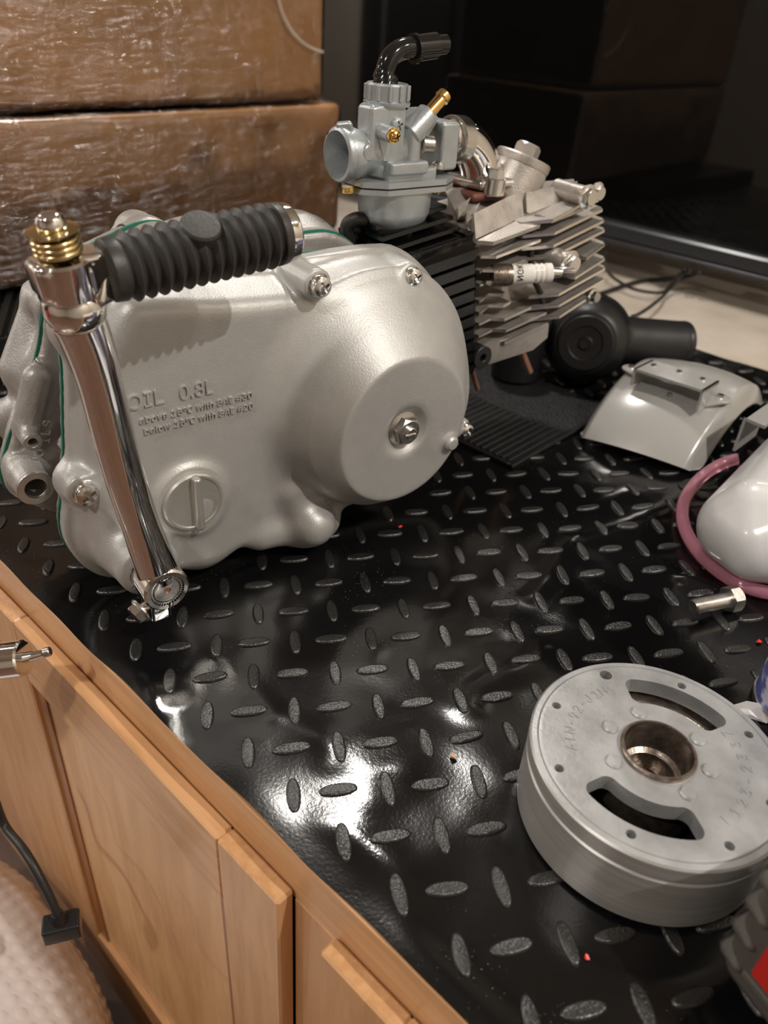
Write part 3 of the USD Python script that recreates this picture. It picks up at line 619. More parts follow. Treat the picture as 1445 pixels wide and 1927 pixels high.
# head core
edges = []
core = man(box((.119, -.026, WM - .040), (.165, .070, WM + .020), .004)) + man(box((.150, -.020, WM - .038), (.228, .070, WM + .024), .010))
core = core + man(box((.1185, -.032, WM - .042), (.124, .072, WM + .032), .002))
head = hp('cylinder_head', to3(core), 'raw_alloy', label='bare cast alloy cylinder head with cooling fins')
c5 = lambda x, y: (820 + x / 3.853, 220 + y / 3.853)
# first fin column beside the barrel
for k, (p, q, dw) in enumerate([((430, 1010), (770, 880), 0), ((440, 1110), (660, 1020), 0), ((465, 1195), (575, 1135), 0), ((480, 1285), (512, 1272), -.004), ((480, 1368), (550, 1340), -.004), ((490, 1465), (700, 1372), 0), ((500, 1547), (810, 1420), 0), ((490, 1632), (820, 1497), 0)]):
    P, Q = ab(*c5(*p), .002 + dw), ab(*c5(*q), .002 + dw); th = .0022 if k < 7 else .0034
    hp('fin', plate([(.119, WM + .018), (.1225, WM + .040), (P[0] - .006, P[2] - .008), (P[0] + .001, P[2]), (Q[0], P[2] - .0015), (Q[0], WM + .018)], P[1] - th, P[1]), 'fin_alloy', head)
    edges.append(plate(LineString([(.1232, WM + .040), (P[0] - .006, P[2] - .008), (P[0] + .001, P[2]), (Q[0], P[2] - .0015)]).buffer(.0004, cap_style=2, join_style=2), P[1] - th + .0002, P[1] + .0001))
# second column: finned side cover with rounded outline
for k, (p, q, s) in enumerate([((850, 742), (1060, 660), .012), ((860, 835), (1205, 680), .012), ((850, 927), (1212, 770), .012), ((850, 1003), (1215, 862), .012), ((1090, 1020), (1218, 952), .010), ((1010, 1160), (1220, 1030), .012), ((890, 1280), (1222, 1110), .012), ((890, 1362), (1215, 1192), .012), ((895, 1442), (1130, 1312), .012)]):
    w0 = .006; P, Q = ab(*c5(*p), w0), ab(*c5(*q), w0 - .0125)
    i0 = P[0] - (.022 if k not in (4, 5) else .004)
    hp('fin', plate([(i0, WM + .020), (i0 + .002, w0 - .012), (P[0], w0), (Q[0] - .003, w0 - .010), (Q[0], w0 - .014), (Q[0] + .002, WM + .01), (Q[0] - .01, WM - .03), (i0, WM - .03)], P[1] - .0024, P[1]), 'fin_alloy', head)
    edges.append(plate(LineString([(i0 + .003, w0 - .0115), (P[0], w0), (Q[0] - .003, w0 - .010)]).buffer(.0004, cap_style=2, join_style=2), P[1] - .0022, P[1] + .0001))
ep('rubber_seal', tube(spline([ef(820 + x_ / 3.853, 220 + y_ / 3.853, -.004) for x_, y_ in ((705, 935), (690, 1000), (690, 1070), (705, 1160), (745, 1250), (770, 1320), (795, 1390))], 30), .0022, 10), 'rubber', head, True, label='black rubber seal line between head and side cover')
hp('machined_edges', cat_(edges), 'bright_edge', head, label='bright machined edges of the head fins')
# sloping roof plates between the columns
def slab(pts, th, nrm=None):
    P = np.array(pts, float); n_ = np.cross(P[1] - P[0], P[2] - P[0]); n_ /= np.linalg.norm(n_)
    return to3(m3.Manifold.hull_points(np.vstack([P, P - n_ * th])))
q = lambda x, y, w_: ef(*c5(x, y), w_)
ep('roof_plate', slab([q(275, 700, -.014), q(290, 885, -.006), q(640, 725, -.014), q(620, 535, -.024)], .004), 'raw_alloy', head)
ep('roof_plate', slab([q(300, 895, -.002), q(420, 905, .004), q(762, 778, .001), q(640, 725, -.012)], .003), 'raw_alloy', head)
ep('roof_plate', slab([q(655, 545, -.024), q(660, 690, -.016), q(720, 715, -.014), q(960, 590, -.018), q(1030, 465, -.028)], .004), 'raw_alloy', head)
ep('roof_plate', slab([q(720, 700, -.008), q(850, 742, .004), q(1075, 655, -.004), q(960, 590, -.016)], .003), 'raw_alloy', head)
for x0, y0, dx in ((160, 650, 55), (220, 690, 60)):
    ep('rib', slab([q(x0, y0, -.020), q(x0 + 5, y0 + 75, -.012), q(x0 + dx, y0 + 25, -.016), q(x0 + dx + 40, y0 - 70, -.030)], .0025), 'raw_alloy', head)
ep('head_deck', to3(m3.Manifold.hull_points(np.array([q(60, 520, -.05), q(150, 700, -.030), q(280, 760, -.030), q(620, 590, -.044), q(1010, 500, -.048), q(1000, 450, -.07), q(480, 510, -.08), q(100, 525, -.085), q(150, 790, -.04), q(640, 740, -.045), q(1000, 640, -.05)]))), 'fin_alloy', head)
# bottom block, studs
BB = [q(360, 1660, .0), q(490, 1640, .0), q(820, 1500, .0), q(810, 1600, -.002), q(705, 1690, -.004), q(385, 1795, -.004)]
ep('exhaust_block', to3(m3.Manifold.hull_points(np.vstack([BB, np.array(BB) - W * .06]))), 'raw_alloy', head)
ep('exhaust_stud', cyl(q(600, 1650, -.018), q(682, 1850, -.018), .0030, 16, ch=.0006), 'copper_stud', head, label='copper coloured stud under the head')
ep('exhaust_stud', cyl(ef(886, 690, -.030), ef(899, 733, -.030), .0021, 16, ch=.0006), 'copper_stud', head)
# valve inspection cap
VA = np.array([math.sin(math.radians(20)), math.cos(math.radians(20)), .05]); VC = ef(985, 300, WM)
ep('valve_tower', rev([(0, -.055), (.026, -.055), (.024, -.03), (.0215, -.010), (.0205, 0), (0, 0)], 48, VA, VC - VA * .004), 'raw_alloy', head, 40)
vc = ep('valve_cap', rev([(0, 0), (.0208, 0), (.0212, .0008), (.0212, .0050), (.0200, .0062), (0, .0066)], 52, VA, VC - VA * .004), 'raw_alloy', label='round valve inspection cap with a square hexagon head')
ep('cap_hex', hexhead(.0095, .0090, 0, VA, VC + VA * .0022, .35), 'raw_alloy', vc)
# side cover bolts
for nm, px, w_, r in (('cover_bolt', (1104, 370), .002, .0066), ('cover_bolt', (1071, 495), .020, .0070), ('cover_bolt', (1114, 557), -.004, .0048)):
    c = ef(*px, w_); ep('bolt_boss', cyl(c - W * .030, c - W * .001, r * 1.05, 24), 'raw_alloy', head)
    b = ep(nm, hexhead(r, .0058, r * 1.3, W, c, .2), 'zinc', head); 
c = ef(1122, 362, -.012); ep('cover_bolt', hexhead(.0058, .005, .0076, W, c), 'zinc', head)
# spark plug
S0, S1 = ef(962, 517, .004), ef(1040, 513, .020); Sd = (S1 - S0) / np.linalg.norm(S1 - S0); SL = np.linalg.norm(S1 - S0)
plug = ep('spark_plug', rev([(0, 0), (.0070, 0), (.0070, SL * .50), (.0062, SL * .54), (.0070, SL * .58), (.0070, SL * .62), (.0062, SL * .66), (.0070, SL * .70), (.0070, SL * .74), (.0062, SL * .78), (.0070, SL * .82), (.0068, SL * .96), (.0050, SL), (0, SL)], 36, Sd, S0), 'ceramic', smooth=35, label='white ceramic spark plug with black lettering')
ep('plug_collar', rev([(0, -.014), (.0080, -.014), (.0080, -.004), (.0074, -.001), (.0068, .0012), (0, .0012)], 32, Sd, S0), 'rusty_steel', plug)
ep('plug_terminal', rev([(0, 0), (.0042, 0), (.0036, .006), (.0030, .0064), (.0036, .010), (.0036, .015), (0, .0155)], 20, Sd, S1), 'zinc', plug)
m = text('NGK', .0042, .0004); mx = Sd; my = np.cross(W, mx); my /= np.linalg.norm(my); mz = np.cross(mx, my)
# letters stand across the plug body: reading direction runs down the image
vx = -my; vy = mx; m.apply_translation((-.0048, 0, 0))
yy = m.vertices.copy(); ang_ = yy[:, 0] / .0070; rad = .00702 + yy[:, 2]
view = CAM - (EO + EU * S0[0] + np.array([0, 0, S0[1]]) + EN * S0[2]); vf = np.array([view @ EU, view[2], view @ EN]); vf -= Sd * (vf @ Sd); vf /= np.linalg.norm(vf); vs_ = np.cross(vf, Sd)
m.vertices = S0 + Sd * (.0030 + yy[:, 1])[:, None] + rad[:, None] * (np.cos(ang_)[:, None] * vf + np.sin(ang_)[:, None] * vs_)
ep('plug_print', m, 'dark_ink', plug, False)
# --- intake
MC = ef(835, 262, -.046)
path = spline([ef(838, 262, -.044), ef(868, 262, -.046), ef(893, 286, -.048), ef(905, 325, -.05)], 30)
man_ = ep('intake_manifold', tube(path, np.linspace(.0120, .0150, 30), 28), 'chrome', smooth=True, label='bright curved intake pipe between carburettor and head')
ep('collar', cyl(ef(846, 262, -.044), ef(868, 263, -.046), .0150, 32, ch=.001), 'zinc', man_)
fl = ef(908, 340, -.050)
ep('flange', hull_sph([(fl + np.array([a, .0, c]), .0042) for a, c in ((-.018, -.016), (.018, .016), (-.012, .012), (.012, -.012))]), 'zinc', man_)
nb = ef(932, 334, -.032)
ep('flange_bolt', cyl(nb - Zv * .012, nb, .0078, 28, ch=.0008), 'zinc', man_); ep('flange_nut', hexhead(.0062, .0065, 0, Zv, nb), 'zinc', man_)
ep('insulator', hull_sph([(fl + np.array([a, -.0075, c]), .0030) for a, c in ((-.023, -.016), (.016, .016), (-.020, .014), (.012, -.012))]), 'red_fibre', man_, label='red brown insulating spacer')
# --- carburettor
WK = -.040
k = lambda x, y, dw=0.0: ef(580 + x / 3.803, 40 + y / 3.803, WK + dw)
body = []
mo = k(205, 955); bd = k(560, 905); 
bodym = man(rev([(0, -.001), (.0120, -.001), (.0152, 0), (.0160, .0012), (.0160, .0040), (.0146, .0048), (.0150, .0062), (.0150, .0115), (.0132, .0160), (.0118, .0200), (.0118, .046), (0, .046)], 48, Uv, mo - Uv * .0))
sc = k(545, 700)
bodym = bodym + man(cyl((sc[0], k(0, 1120)[1], WK), (sc[0], k(0, 600)[1], WK), .0124, 40))
bodym = bodym + man(rbox((.0275, .033, .016), .0028, k(520, 800, .003)))
bodym = bodym + man(rbox((.040, .010, .030), .0018, k(650, 1085)))
bodym = bodym + man(rbox((.030, .008, .022), .0018, k(660, 1035, .008)))
bodym = bodym + man(cyl(k(400, 930, .010), k(440, 945, .015), .0048, 24, ch=.0008))
bodym = bodym - man(rev([(0, -.01), (.0140, -.01), (.0135, 0), (.0095, .012), (.0085, .03), (0, .03)], 40, Uv, mo))
carb = ep('carburettor', to3(bodym), 'carb_alloy', smooth=35, label='grey cast carburettor with open intake mouth')
ep('choke_flap', slab([k(120, 800, -.012), k(175, 735, -.010), k(225, 750, -.008), k(160, 830, -.012)], .0015), 'red_fibre', carb)
ep('choke_arm', hull_sph([(k(290, 740, .004), .0022), (k(225, 745, .0), .0022), (k(300, 770, .004), .002)]), 'carb_alloy', carb)
tw = k(560, 600); 
cap_ = ep('throttle_cap', rev([(0, 0), (.0142, 0), (.0146, .0012), (.0146, .0022), (.0132, .0030), (.0132, .0110), (.0124, .0122), (0, .0122)], 40, Zv, tw), 'carb_alloy', carb)
ep('cap_rib', cat_([rbox((.0016, .0085, .0024), .0004, tw + np.array([.0133 * math.cos(a), .0072, .0133 * math.sin(a)]), 6) for a in np.arange(12) * PI / 6]), 'carb_alloy', carb)
be = k(555, 480)
el = spline([be + Zv * .001, k(548, 420), k(552, 360), k(585, 270), k(660, 205), k(760, 195)], 36)
ep('cable_boot', tube(el, np.r_[np.full(8, .0068), np.full(28, .0060)], 24), 'black_gloss_plastic', carb, True, label='black rubber cable elbow on the carburettor top')
for yk in (400, 440): ep('boot_ring', rev([(0, -.0014), (.0072, -.0014), (.0078, 0), (.0072, .0014), (0, .0014)], 28, Zv, k(553, yk)), 'black_gloss_plastic', carb)
e0, e1_ = k(758, 196), k(915, 172); ep('cable_ferrule', cyl(e0, e1_, .0074, 28, ch=.0008), 'black_gloss_plastic', carb)
ed_ = (e1_ - e0) / np.linalg.norm(e1_ - e0); ep('ferrule_tip', cyl(e1_, k(985, 163), .0056, 24, ch=.0006), 'black_gloss_plastic', carb); ep('ferrule_collar', rev([(0, -.001), (.0084, -.001), (.0084, .001), (0, .001)], 28, ed_, e0), 'black_gloss_plastic', carb)
t0, t1 = k(520, 785, .010), k(600, 815, .020)
ep('idle_boss', cyl(t0, t1, .0046, 24, ch=.0006), 'carb_alloy', carb); dd = (t1 - t0) / np.linalg.norm(t1 - t0)
ep('idle_screw', crosshead(.0036, .0050, dd, t1), 'brass', carb); ep('idle_spring', cyl(t1, t1 + dd * .002, .0044, 20), 'brass', carb)
ep('boss_rib', slab([k(500, 800, .012), k(540, 1000, .012), k(580, 1000, .012), k(570, 820, .012)], .003), 'carb_alloy', carb)
ep('air_screw', crosshead(.0046, .0030, W, k(632, 742, .012)), 'carb_alloy', carb)
f0, f1, f2 = k(720, 820, .006), k(860, 660, .006), k(955, 585, .006); fd = (f1 - f0) / np.linalg.norm(f1 - f0)
ep('fuel_inlet', cyl(f0, f1, .0082, 28, r2=.0074, ch=.0008), 'carb_alloy', carb); ep('fuel_nozzle', rev([(0, 0), (.0040, 0), (.0040, .012), (.0050, .013), (.0046, .0165), (.0036, .0172), (0, .0172)], 24, fd, f1), 'brass', carb, label='brass fuel inlet nozzle')
ep('inlet_post', cyl(k(735, 760, .006), k(725, 980, .006), .0068, 24), 'carb_alloy', carb)
ep('lug_plate', slab([k(665, 690, -.004), k(720, 615, -.004), k(830, 610, -.004), k(880, 690, -.004), k(740, 900, -.004)], .008), 'carb_alloy', carb)
ep('mount_flange', to3(man(rbox((.0150, .0290, .0230), .0022, k(940, 880))) - man(box(k(880, 950, .004) - np.array([.007, 0, 0]), k(960, 840, .03) + np.array([-.004, 0, 0])))), 'carb_alloy', carb)
ep('flange_gusset', slab([k(880, 700, -.006), k(980, 800, -.006), k(1000, 960, -.006), k(840, 960, -.006)], .006), 'carb_alloy', carb)
ep('flange_screw', cyl(k(810, 880, .006), k(900, 880, .009), .0050, 24, ch=.0008), 'steel', carb)
# float bowl
fb = k(620, 1150); rim = Polygon([(-.0330, -.010), (-.022, -.020), (.020, -.021), (.0395, -.012), (.0395, .010), (.026, .019), (-.020, .019), (-.0330, .010)]).buffer(.002)
def hz(poly, z0, z1, c):                                      # polygon in (u, w) between two heights
    m = prism(poly, -z1, -z0); m.apply_transform(np.array([[1, 0, 0, 0], [0, 0, -1, 0], [0, 1, 0, 0], [0, 0, 0, 1.0]])); m.apply_translation(c); return m
ep('bowl_rim', hz(rim, .0006, .0040, fb), 'carb_alloy', carb); ep('bowl_gasket', hz(rim.buffer(-.0008), -.0006, .0007, fb), 'rubber', carb)
ep('bowl_rim', hz(rim, -.0036, -.0005, fb), 'carb_alloy', carb)
pts = []
for h, r in ((-.003, 1.0), (-.018, .97), (-.023, .88), (-.026, .74)):
    a = np.linspace(0, 2 * PI, 36, endpoint=False); pts += [fb + np.array([.0245 * r * np.sign(math.cos(t_)) * abs(math.cos(t_)) ** .75 + .0005, h, .0195 * r * np.sign(math.sin(t_)) * abs(math.sin(t_)) ** .75]) for t_ in a]
bowl = ep('float_bowl', to3(m3.Manifold.hull_points(np.array(pts))), 'carb_alloy', carb, 40, label='rounded float bowl with drain lug')
ep('bowl_step', hull_sph([(k(800, 1215, .006), .005), (k(850, 1200, .0), .005), (k(770, 1200, -.005), .006), (k(720, 1225, .014), .0022)]), 'carb_alloy', carb, 40)
ep('drain_base', rev([(0, 0), (.0150, 0), (.0130, -.006), (.0075, -.009), (0, -.0095)][::-1], 36, Zv, k(590, 1400)), 'carb_alloy', carb, 40)
ep('drain_lug', hull_sph([(k(690, 1425, .004), .0045), (k(705, 1475, .006), .0036), (k(640, 1420, 0), .0060)]), 'carb_alloy', carb, 40)
for x_, y_ in ((285, 1185), (915, 1185)): ep('bowl_screw', crosshead(.0042, .0045, -Zv, k(x_, y_, .004)), 'brass', carb)
ep('flange_stud', cyl(k(940, 1050, .006), k(935, 1000, .006), .0036, 18), 'zinc', carb); ep('rim_screw', crosshead(.0045, .004, Zv, k(925, 1050, .01)), 'zinc', carb)
ep('drain_pipe', cyl(k(470, 1425), k(410, 1420, -.002), .0040, 20), 'steel', carb)
hs = spline([k(415, 1420, -.002), k(350, 1415, -.004), k(285, 1450, -.008), k(280, 1520, -.01), k(310, 1600, -.012)], 30)
ep('drain_hose', tube(hs, .0046, 16), 'rubber', carb, True, label='black rubber drain hose')
# ------------------------------------------------------------------ flywheel rotor
RZ, RR = .042, .0562
RX = np.array([-.0538, .2583])
rot = thing('flywheel_rotor', 'grey alloy flywheel rotor with two curved slots lying on the tread sheet', 'flywheel', (RX[0], RX[1], .0012))
pr = [(.0500, 0), (.0552, 0), (.0560, .0010), (.0560, .0295), (.0552, .0302), (.0552, .0318), (RR, .0326), (RR, .0395), (.0553, .0403), (.0530, .0405), (.0527, .0398), (.0522, .0405), (.0505, .0408), (0, .0408), (0, .0335), (.0480, .0335), (.0490, .0300)]
t = np.linspace(0, 2 * PI, 128, endpoint=False)
outer = man(rev([(0, 0)] + pr[1:13] + [(0, .0408)], 128)) - man(rev([(0, -.01), (.0485, -.01), (.0485, .0325), (0, .0325)], 96))
def slot(a0, a1, r0, r1):
    a = np.radians(np.linspace(a0, a1, 24)); P = np.r_[np.c_[r0 * np.cos(a), r0 * np.sin(a)], np.c_[r1 * np.cos(a), r1 * np.sin(a)][::-1]]
    return Polygon(P).buffer(-.0045).buffer(.0045)
for a0, a1, r0, r1 in ((68, 139, .0285, .0438), (-110, -36, .0280, .0430)): outer = outer - man(prism(slot(a0, a1, r0, r1), .02, .06))
for a in (148, 102.7, 58, 12, -28, -76, -123.3, -168):
    c, s = math.cos(math.radians(a)) * .0474, math.sin(math.radians(a)) * .0474
    outer = outer - man(cyl((c, s, .02), (c, s, .06), .0021 if a != 148 else .0030, 18))
outer = outer - man(cyl((0, 0, .0), (0, 0, .06), .0150, 48))
rb = to3(outer); z_ = rb.triangles_center[:, 2]; r_ = np.hypot(*rb.triangles_center[:, :2].T)
side = (r_ > .0545) & (np.abs(rb.face_normals[:, 2]) < .9)
obj('body', rb.submesh([np.where(~side)[0]], append=True), 'rotor_alloy', rot, 25)
obj('rim', rb.submesh([np.where(side)[0]], append=True), 'rotor_side', rot, 25, label='turned metal rim of the rotor')
hub = man(rev([(0, .004), (.0225, .004), (.0225, .030), (.0166, .0315), (.0166, .0425), (.0160, .0432), (.0152, .0432), (0, .0432)], 64)) - man(rev([(0, .020), (.0108, .020), (.0112, .0265), (.0135, .0280), (.0141, .030), (.0143, .041), (.0152, .0434), (.0152, .06), (0, .06)], 64)) - man(cyl((0, 0, 0), (0, 0, .03), .0078, 32)) - man(box((.006, -.0016, 0), (.0102, .0016, .03)))
obj('hub', to3(hub), 'rusty_steel', rot, 25, label='rusty brown steel hub with a keyed bore')
for k, a in enumerate((139, -172, -120, 64, 19, -30)):
    c, s = math.cos(math.radians(a)) * .0223, math.sin(math.radians(a)) * .0223
    obj('rivet', rev([(0, 0), (.0036, 0), (.0037, .0008), (.0030, .0016), (0, .0018)], 28, at=(c, s, .0406)), 'rotor_alloy', rot)
for txt, a0, a1, r, sgn in (('F123-2337', -18, 62, .0378, 1), ('ALN-92-J1H', 222, 158, .0385, -1)):
    for i, ch in enumerate(txt):
        a = math.radians(a0 + (a1 - a0) * i / (len(txt) - 1)); m = text(ch, .0046, .0007); m.apply_translation((-m.centroid[0], -.0023, 0))
        m.apply_transform(trimesh.transformations.rotation_matrix(a + (PI / 2 if sgn > 0 else -PI / 2), (0, 0, 1))); m.apply_translation((r * math.cos(a), r * math.sin(a), .0405)); obj('cast_letter', m, 'rotor_alloy', rot, 20)
obj('magnet_ring', ring(.040, .0482, .026, 64, at=(0, 0, .004)), 'rusty_steel', rot)

# ------------------------------------------------------------------ wrapped cartons
XF = -.8045
def carton(name, label, lo, hi, seed):
    lo, hi = np.array(lo), np.array(hi); size = hi - lo; c = (lo + hi) / 2
    t = thing(name, label, 'carton', (c[0], c[1], lo[2]), 0, None)
    def soft(off, amp, n=46):
        m = rbox(size + 2 * off, .008, (0, 0, size[2] / 2), 16); m = man(m).refine_to_length(.012); m = to3(m); V = m.vertices
        nv = (meshkit.fbm(V * size / (size + 2 * off) * 20 + seed, 3, seed) - .5)[:, None]; m.merge_vertices(); V = m.vertices; nv = (meshkit.fbm(V * 11 + seed, 2, seed) - .5)[:, None]; nn = m.vertex_normals
        m.vertices = V + nn * nv * amp; return m
    b = soft(0, .004); obj('box', b, 'carton', t, True)
    f = b.copy(); f.vertices = f.vertices + b.vertex_normals * .0018
    obj('film_wrap', f, 'stretch_film', t, True, label='wrinkled clear stretch film')
    return t
carton('wrapped_carton', 'film wrapped brown carton resting on the ribbed black tray', (-1.13, .16, .0420), (XF, .785, .1980), 3)
up_ = carton('wrapped_carton', 'film wrapped brown carton stacked on top of the other carton', (-1.125, .16, .2030), (XF - .004, .757, .44), 11)
o_ = np.array([(-1.125 + XF - .004) / 2, (.16 + .757) / 2, .2030])
fp = [onX(*p, XF + .0015) - o_ for p in [(522, -30), (530, 20), (552, 62), (582, 88), (608, 98)]]
obj('film_fold', tube(spline(fp, 30), .0018, 8), 'film_edge', up_, True)
# ribbed tray beneath them
tr = thing('ribbed_tray', 'black ribbed metal tray under the wrapped cartons', 'tray', (-.95, .38, 0))
TRP = Polygon([(-.30, -.235), (.262, -.235), (.245, -.06), (.215, .12), (.20, .22), (-.30, .22)])
obj('base', prism(TRP, .0032, .0300), 'metal_black', tr)
obj('lip', prism(TRP.difference(TRP.buffer(-.004)), .0300, .0345), 'metal_black', tr)
d_ = np.array([-.87, .5]); d_ /= np.linalg.norm(d_); n_ = np.array([-d_[1], d_[0]])
for k in range(-22, 22):
    c = np.array([0, -.02]) + n_ * .0115 * k; L_ = LineString([c - d_ * .8, c + d_ * .8]).buffer(.0032).intersection(TRP.buffer(-.004))
    if L_.is_empty: continue
    for g in getattr(L_, 'geoms', [L_]):
        if g.area > 1e-5: obj('rib', prism(g, .0300, .0365), 'metal_black', tr)

# ------------------------------------------------------------------ black screen on the wall side
TY = 1.067
tv = thing('television', 'large glossy black television screen standing behind the engine', 'television', (-.80, TY, 0))
obj('bezel', box((-.80, .0, .0475), (.62, .045, .0690), .003), 'bezel', tv); obj('bezel_lip', cyl((-.80, .004, .0440), (.62, .004, .0440), .0042, 16), 'bezel', tv)
obj('screen', box((-.80, .022, .0690), (.62, .060, .80), .001), 'screen_glass', tv, label='glossy black screen glass')
obj('back', box((-.60, .060, .10), (.42, .11, .70), .01), 'black_satin', tv)
for x in (-.55, .55): obj('foot', box((x - .02, .04, -.0033), (x + .02, .10, .10), .003), 'bezel', tv)

# cables under the screen
def cable(label, pts, r=.0022):
    P = spline([onz(x, y, z) for x, y, z in pts], 60); P[:, 2] = np.maximum(P[:, 2], -.0033 + r)
    return obj('cable', tube(P, r, 10), 'rubber', None, True, label, 'cable')
cable('thin black cable looping down from the screen edge beside the cylinder head', [(1143, 474, .036), (1137, 487, .026), (1142, 508, .014), (1165, 530, .008), (1200, 546, .008), (1240, 551, .008), (1262, 535, .012), (1280, 516, .022), (1288, 508, .034)])
cable('thick black cable running behind the cylinder head toward the hair dryer', [(1318, 513, .034), (1306, 516, .024), (1285, 521, .008), (1240, 526, .0), (1190, 533, .0), (1150, 546, .0), (1120, 556, .0), (1080, 575, .0)], .0030)
cable('thin black cable curving down to the top of the hair dryer', [(1297, 510, .034), (1285, 517, .022), (1268, 535, .010), (1245, 560, .006), (1220, 580, .010), (1190, 595, .02)])

# ------------------------------------------------------------------ hair dryer
HC = onz(1102, 645, .0515); hn = CAM - HC; hn[2] *= .62; hn /= np.linalg.norm(hn)
dry = thing('hair_dryer', 'black hair dryer lying behind the cylinder head with its nozzle to the right', 'hair dryer', HC)
HO = -hn * .030; HE = onz(1284, 650, .040) - HC + HO * .4; hd = (HE - HO) / np.linalg.norm(HE - HO); HL = np.linalg.norm(HE - HO)
hous = man(rev([(0, -.050), (.030, -.050), (.0385, -.036), (.0405, -.022), (.0385, -.010), (.0300, .0015), (.0285, .002), (0, .002)], 56, hn)) + man(rev([(0, -.01), (.026, -.01), (.0250, .03), (.0235, .06), (.0230, .09), (.0224, HL), (0, HL)], 48, hd, HO))
hh = to3(hous.refine_to_length(.005)); trimesh.smoothing.filter_taubin(hh, iterations=14); obj('housing', hh, 'black_satin', dry, True)
rb_ = rev([(.030, -.058), (.0420, -.056), (.0440, -.046), (.0435, -.036), (.0415, -.030), (.030, -.030), (.030, -.058)], 56, hn); obj('rear_ring', rb_, 'black_plastic', dry, 40)
dk = obj('intake_disc', rev([(0, 0), (.0258, 0), (.0262, .0030), (.0250, .0042), (.0165, .0046), (.0155, .0036), (.0070, .0032), (.0062, .0044), (.0050, .0048), (.0045, .0040), (0, .0040)], 56, hn, hn * .0015), 'black_satin', dry, 30, label='round black intake disc with a centre button')
obj('nozzle_ring', rev([(.0160, -.004), (.0228, -.004), (.0232, -.001), (.0228, .0015), (.0160, .0015), (.0160, -.004)], 48, hd, HE), 'black_plastic', dry, 30)
h0 = -hn * .036; h1 = h0 + np.array([-.055, .07, .0]); 
obj('handle', hull_sph([(h0 + np.array([0, 0, -.006]), .018), (h1 + np.array([0, 0, -.026]), .015)]), 'black_satin', dry, 40)

# ------------------------------------------------------------------ black tub under the head and the ribbed rubber mat
tb = onz(985, 722, .004)
tub = thing('plastic_tub', 'round black plastic tub under the cylinder head', 'tub', (tb[0] - .018, tb[1] + .010, .0042))
obj('body', rev([(0, 0), (.0215, 0), (.0240, .002), (.0255, .050), (.0240, .052), (0, .052)], 48), 'black_satin', tub); obj('lid', rev([(0, .0515), (.0270, .0515), (.0270, .060), (.0255, .062), (0, .062)], 48), 'black_satin', tub)
mt = thing('rubber_mat', 'thin black ribbed rubber mat lying under the cylinder head', 'mat', (-.2856, .4825, .0006))
m_ = box((-.165, 0, 0), (0, .165, .0022)); obj('backing', m_, 'woven_black', mt)
for k in range(24): 
    x = -.0035 - .0068 * k; obj('rib', box((x - .0021, .001, .0022), (x + .0021, .080, .0042), .0007), 'black_satin', mt)
for a, b in (((-.165, -.004, 0), (0, 0, .0036)), ((0, -.004, 0), (.005, .165, .0036))): obj('border', box(a, b, .0006), 'black_satin', mt)

# ------------------------------------------------------------------ painted fender with bridge bracket
fd_ = thing('fender', 'grey painted curved fender piece with a riveted bracket on top', 'fender', (-.230, .668, 0))
ns, nx = 40, 40; sA = np.linspace(-.875, .86, ns); xA = np.linspace(-1, 1, nx); V = []
Rr = .118
for off in (0, -.0016):
    for s in sA:
        for x in xA:
            cr = .0085 * (1 - x * x) - .012 * max(abs(x) - .86, 0) / .14; hw = .0545 * (1 + .05 * s)
            r = Rr + cr + off; fx, fy = x * hw, r * math.sin(s); V.append((fx * .978 - fy * .06, fy + fx * .20, r * math.cos(s) - .0725))
V = np.array(V); V[:, 2] = np.maximum(V[:, 2], .0022 + .0005 * (np.arange(len(V)) < ns * nx)); Fc = []; Nn = ns * nx; I = np.arange(Nn).reshape(ns, nx)
for i in range(ns - 1):
    for j in range(nx - 1):
        a, b, c, d = I[i, j], I[i, j + 1], I[i + 1, j + 1], I[i + 1, j]; Fc += [(a, b, c), (a, c, d), (a + Nn, c + Nn, b + Nn), (a + Nn, d + Nn, c + Nn)]
edge = list(I[0]) + list(I[1:, -1]) + list(I[-1, ::-1][1:]) + list(I[::-1, 0][1:-1])
for a, b in zip(edge, edge[1:] + edge[:1]): Fc += [(a, a + Nn, b + Nn), (a, b + Nn, b)]
fm = T3(V, np.array(Fc), process=False); obj('panel', fm, 'fender_paint', fd_, 40)
o_ = np.array([-.230, .668, 0]); bz = .0620
c_ = [onz(x, y, bz) - o_ for x, y in ((1193, 693), (1227, 677), (1354, 717), (1325, 735))]
def sheet_plate(pts, th): return slab(pts, th)
obj('bracket', slab([c_[0], c_[3], c_[2], c_[1]], .0022), 'fender_paint', fd_, label='grey bridge shaped bracket')
ftree = cKDTree(V[:Nn, :2])
def fz(p): return float(V[ftree.query(np.asarray(p)[:2])[1], 2])
for a, b in ((c_[0], c_[1]), (c_[3], c_[2])):
    lo_ = np.array([0, 0, fz((a + b) / 2) - a[2] + .0005]); e_ = (c_[3] - c_[0]); e_ /= np.linalg.norm(e_)
    obj('bracket_leg', to3(m3.Manifold.hull_points(np.array([a, b, a + lo_, b + lo_, a + e_ * (.002 if a is c_[0] else -.002), b + e_ * (.002 if a is c_[0] else -.002), a + lo_ + e_ * (.002 if a is c_[0] else -.002), b + lo_ + e_ * (.002 if a is c_[0] else -.002)]))), 'fender_paint', fd_)
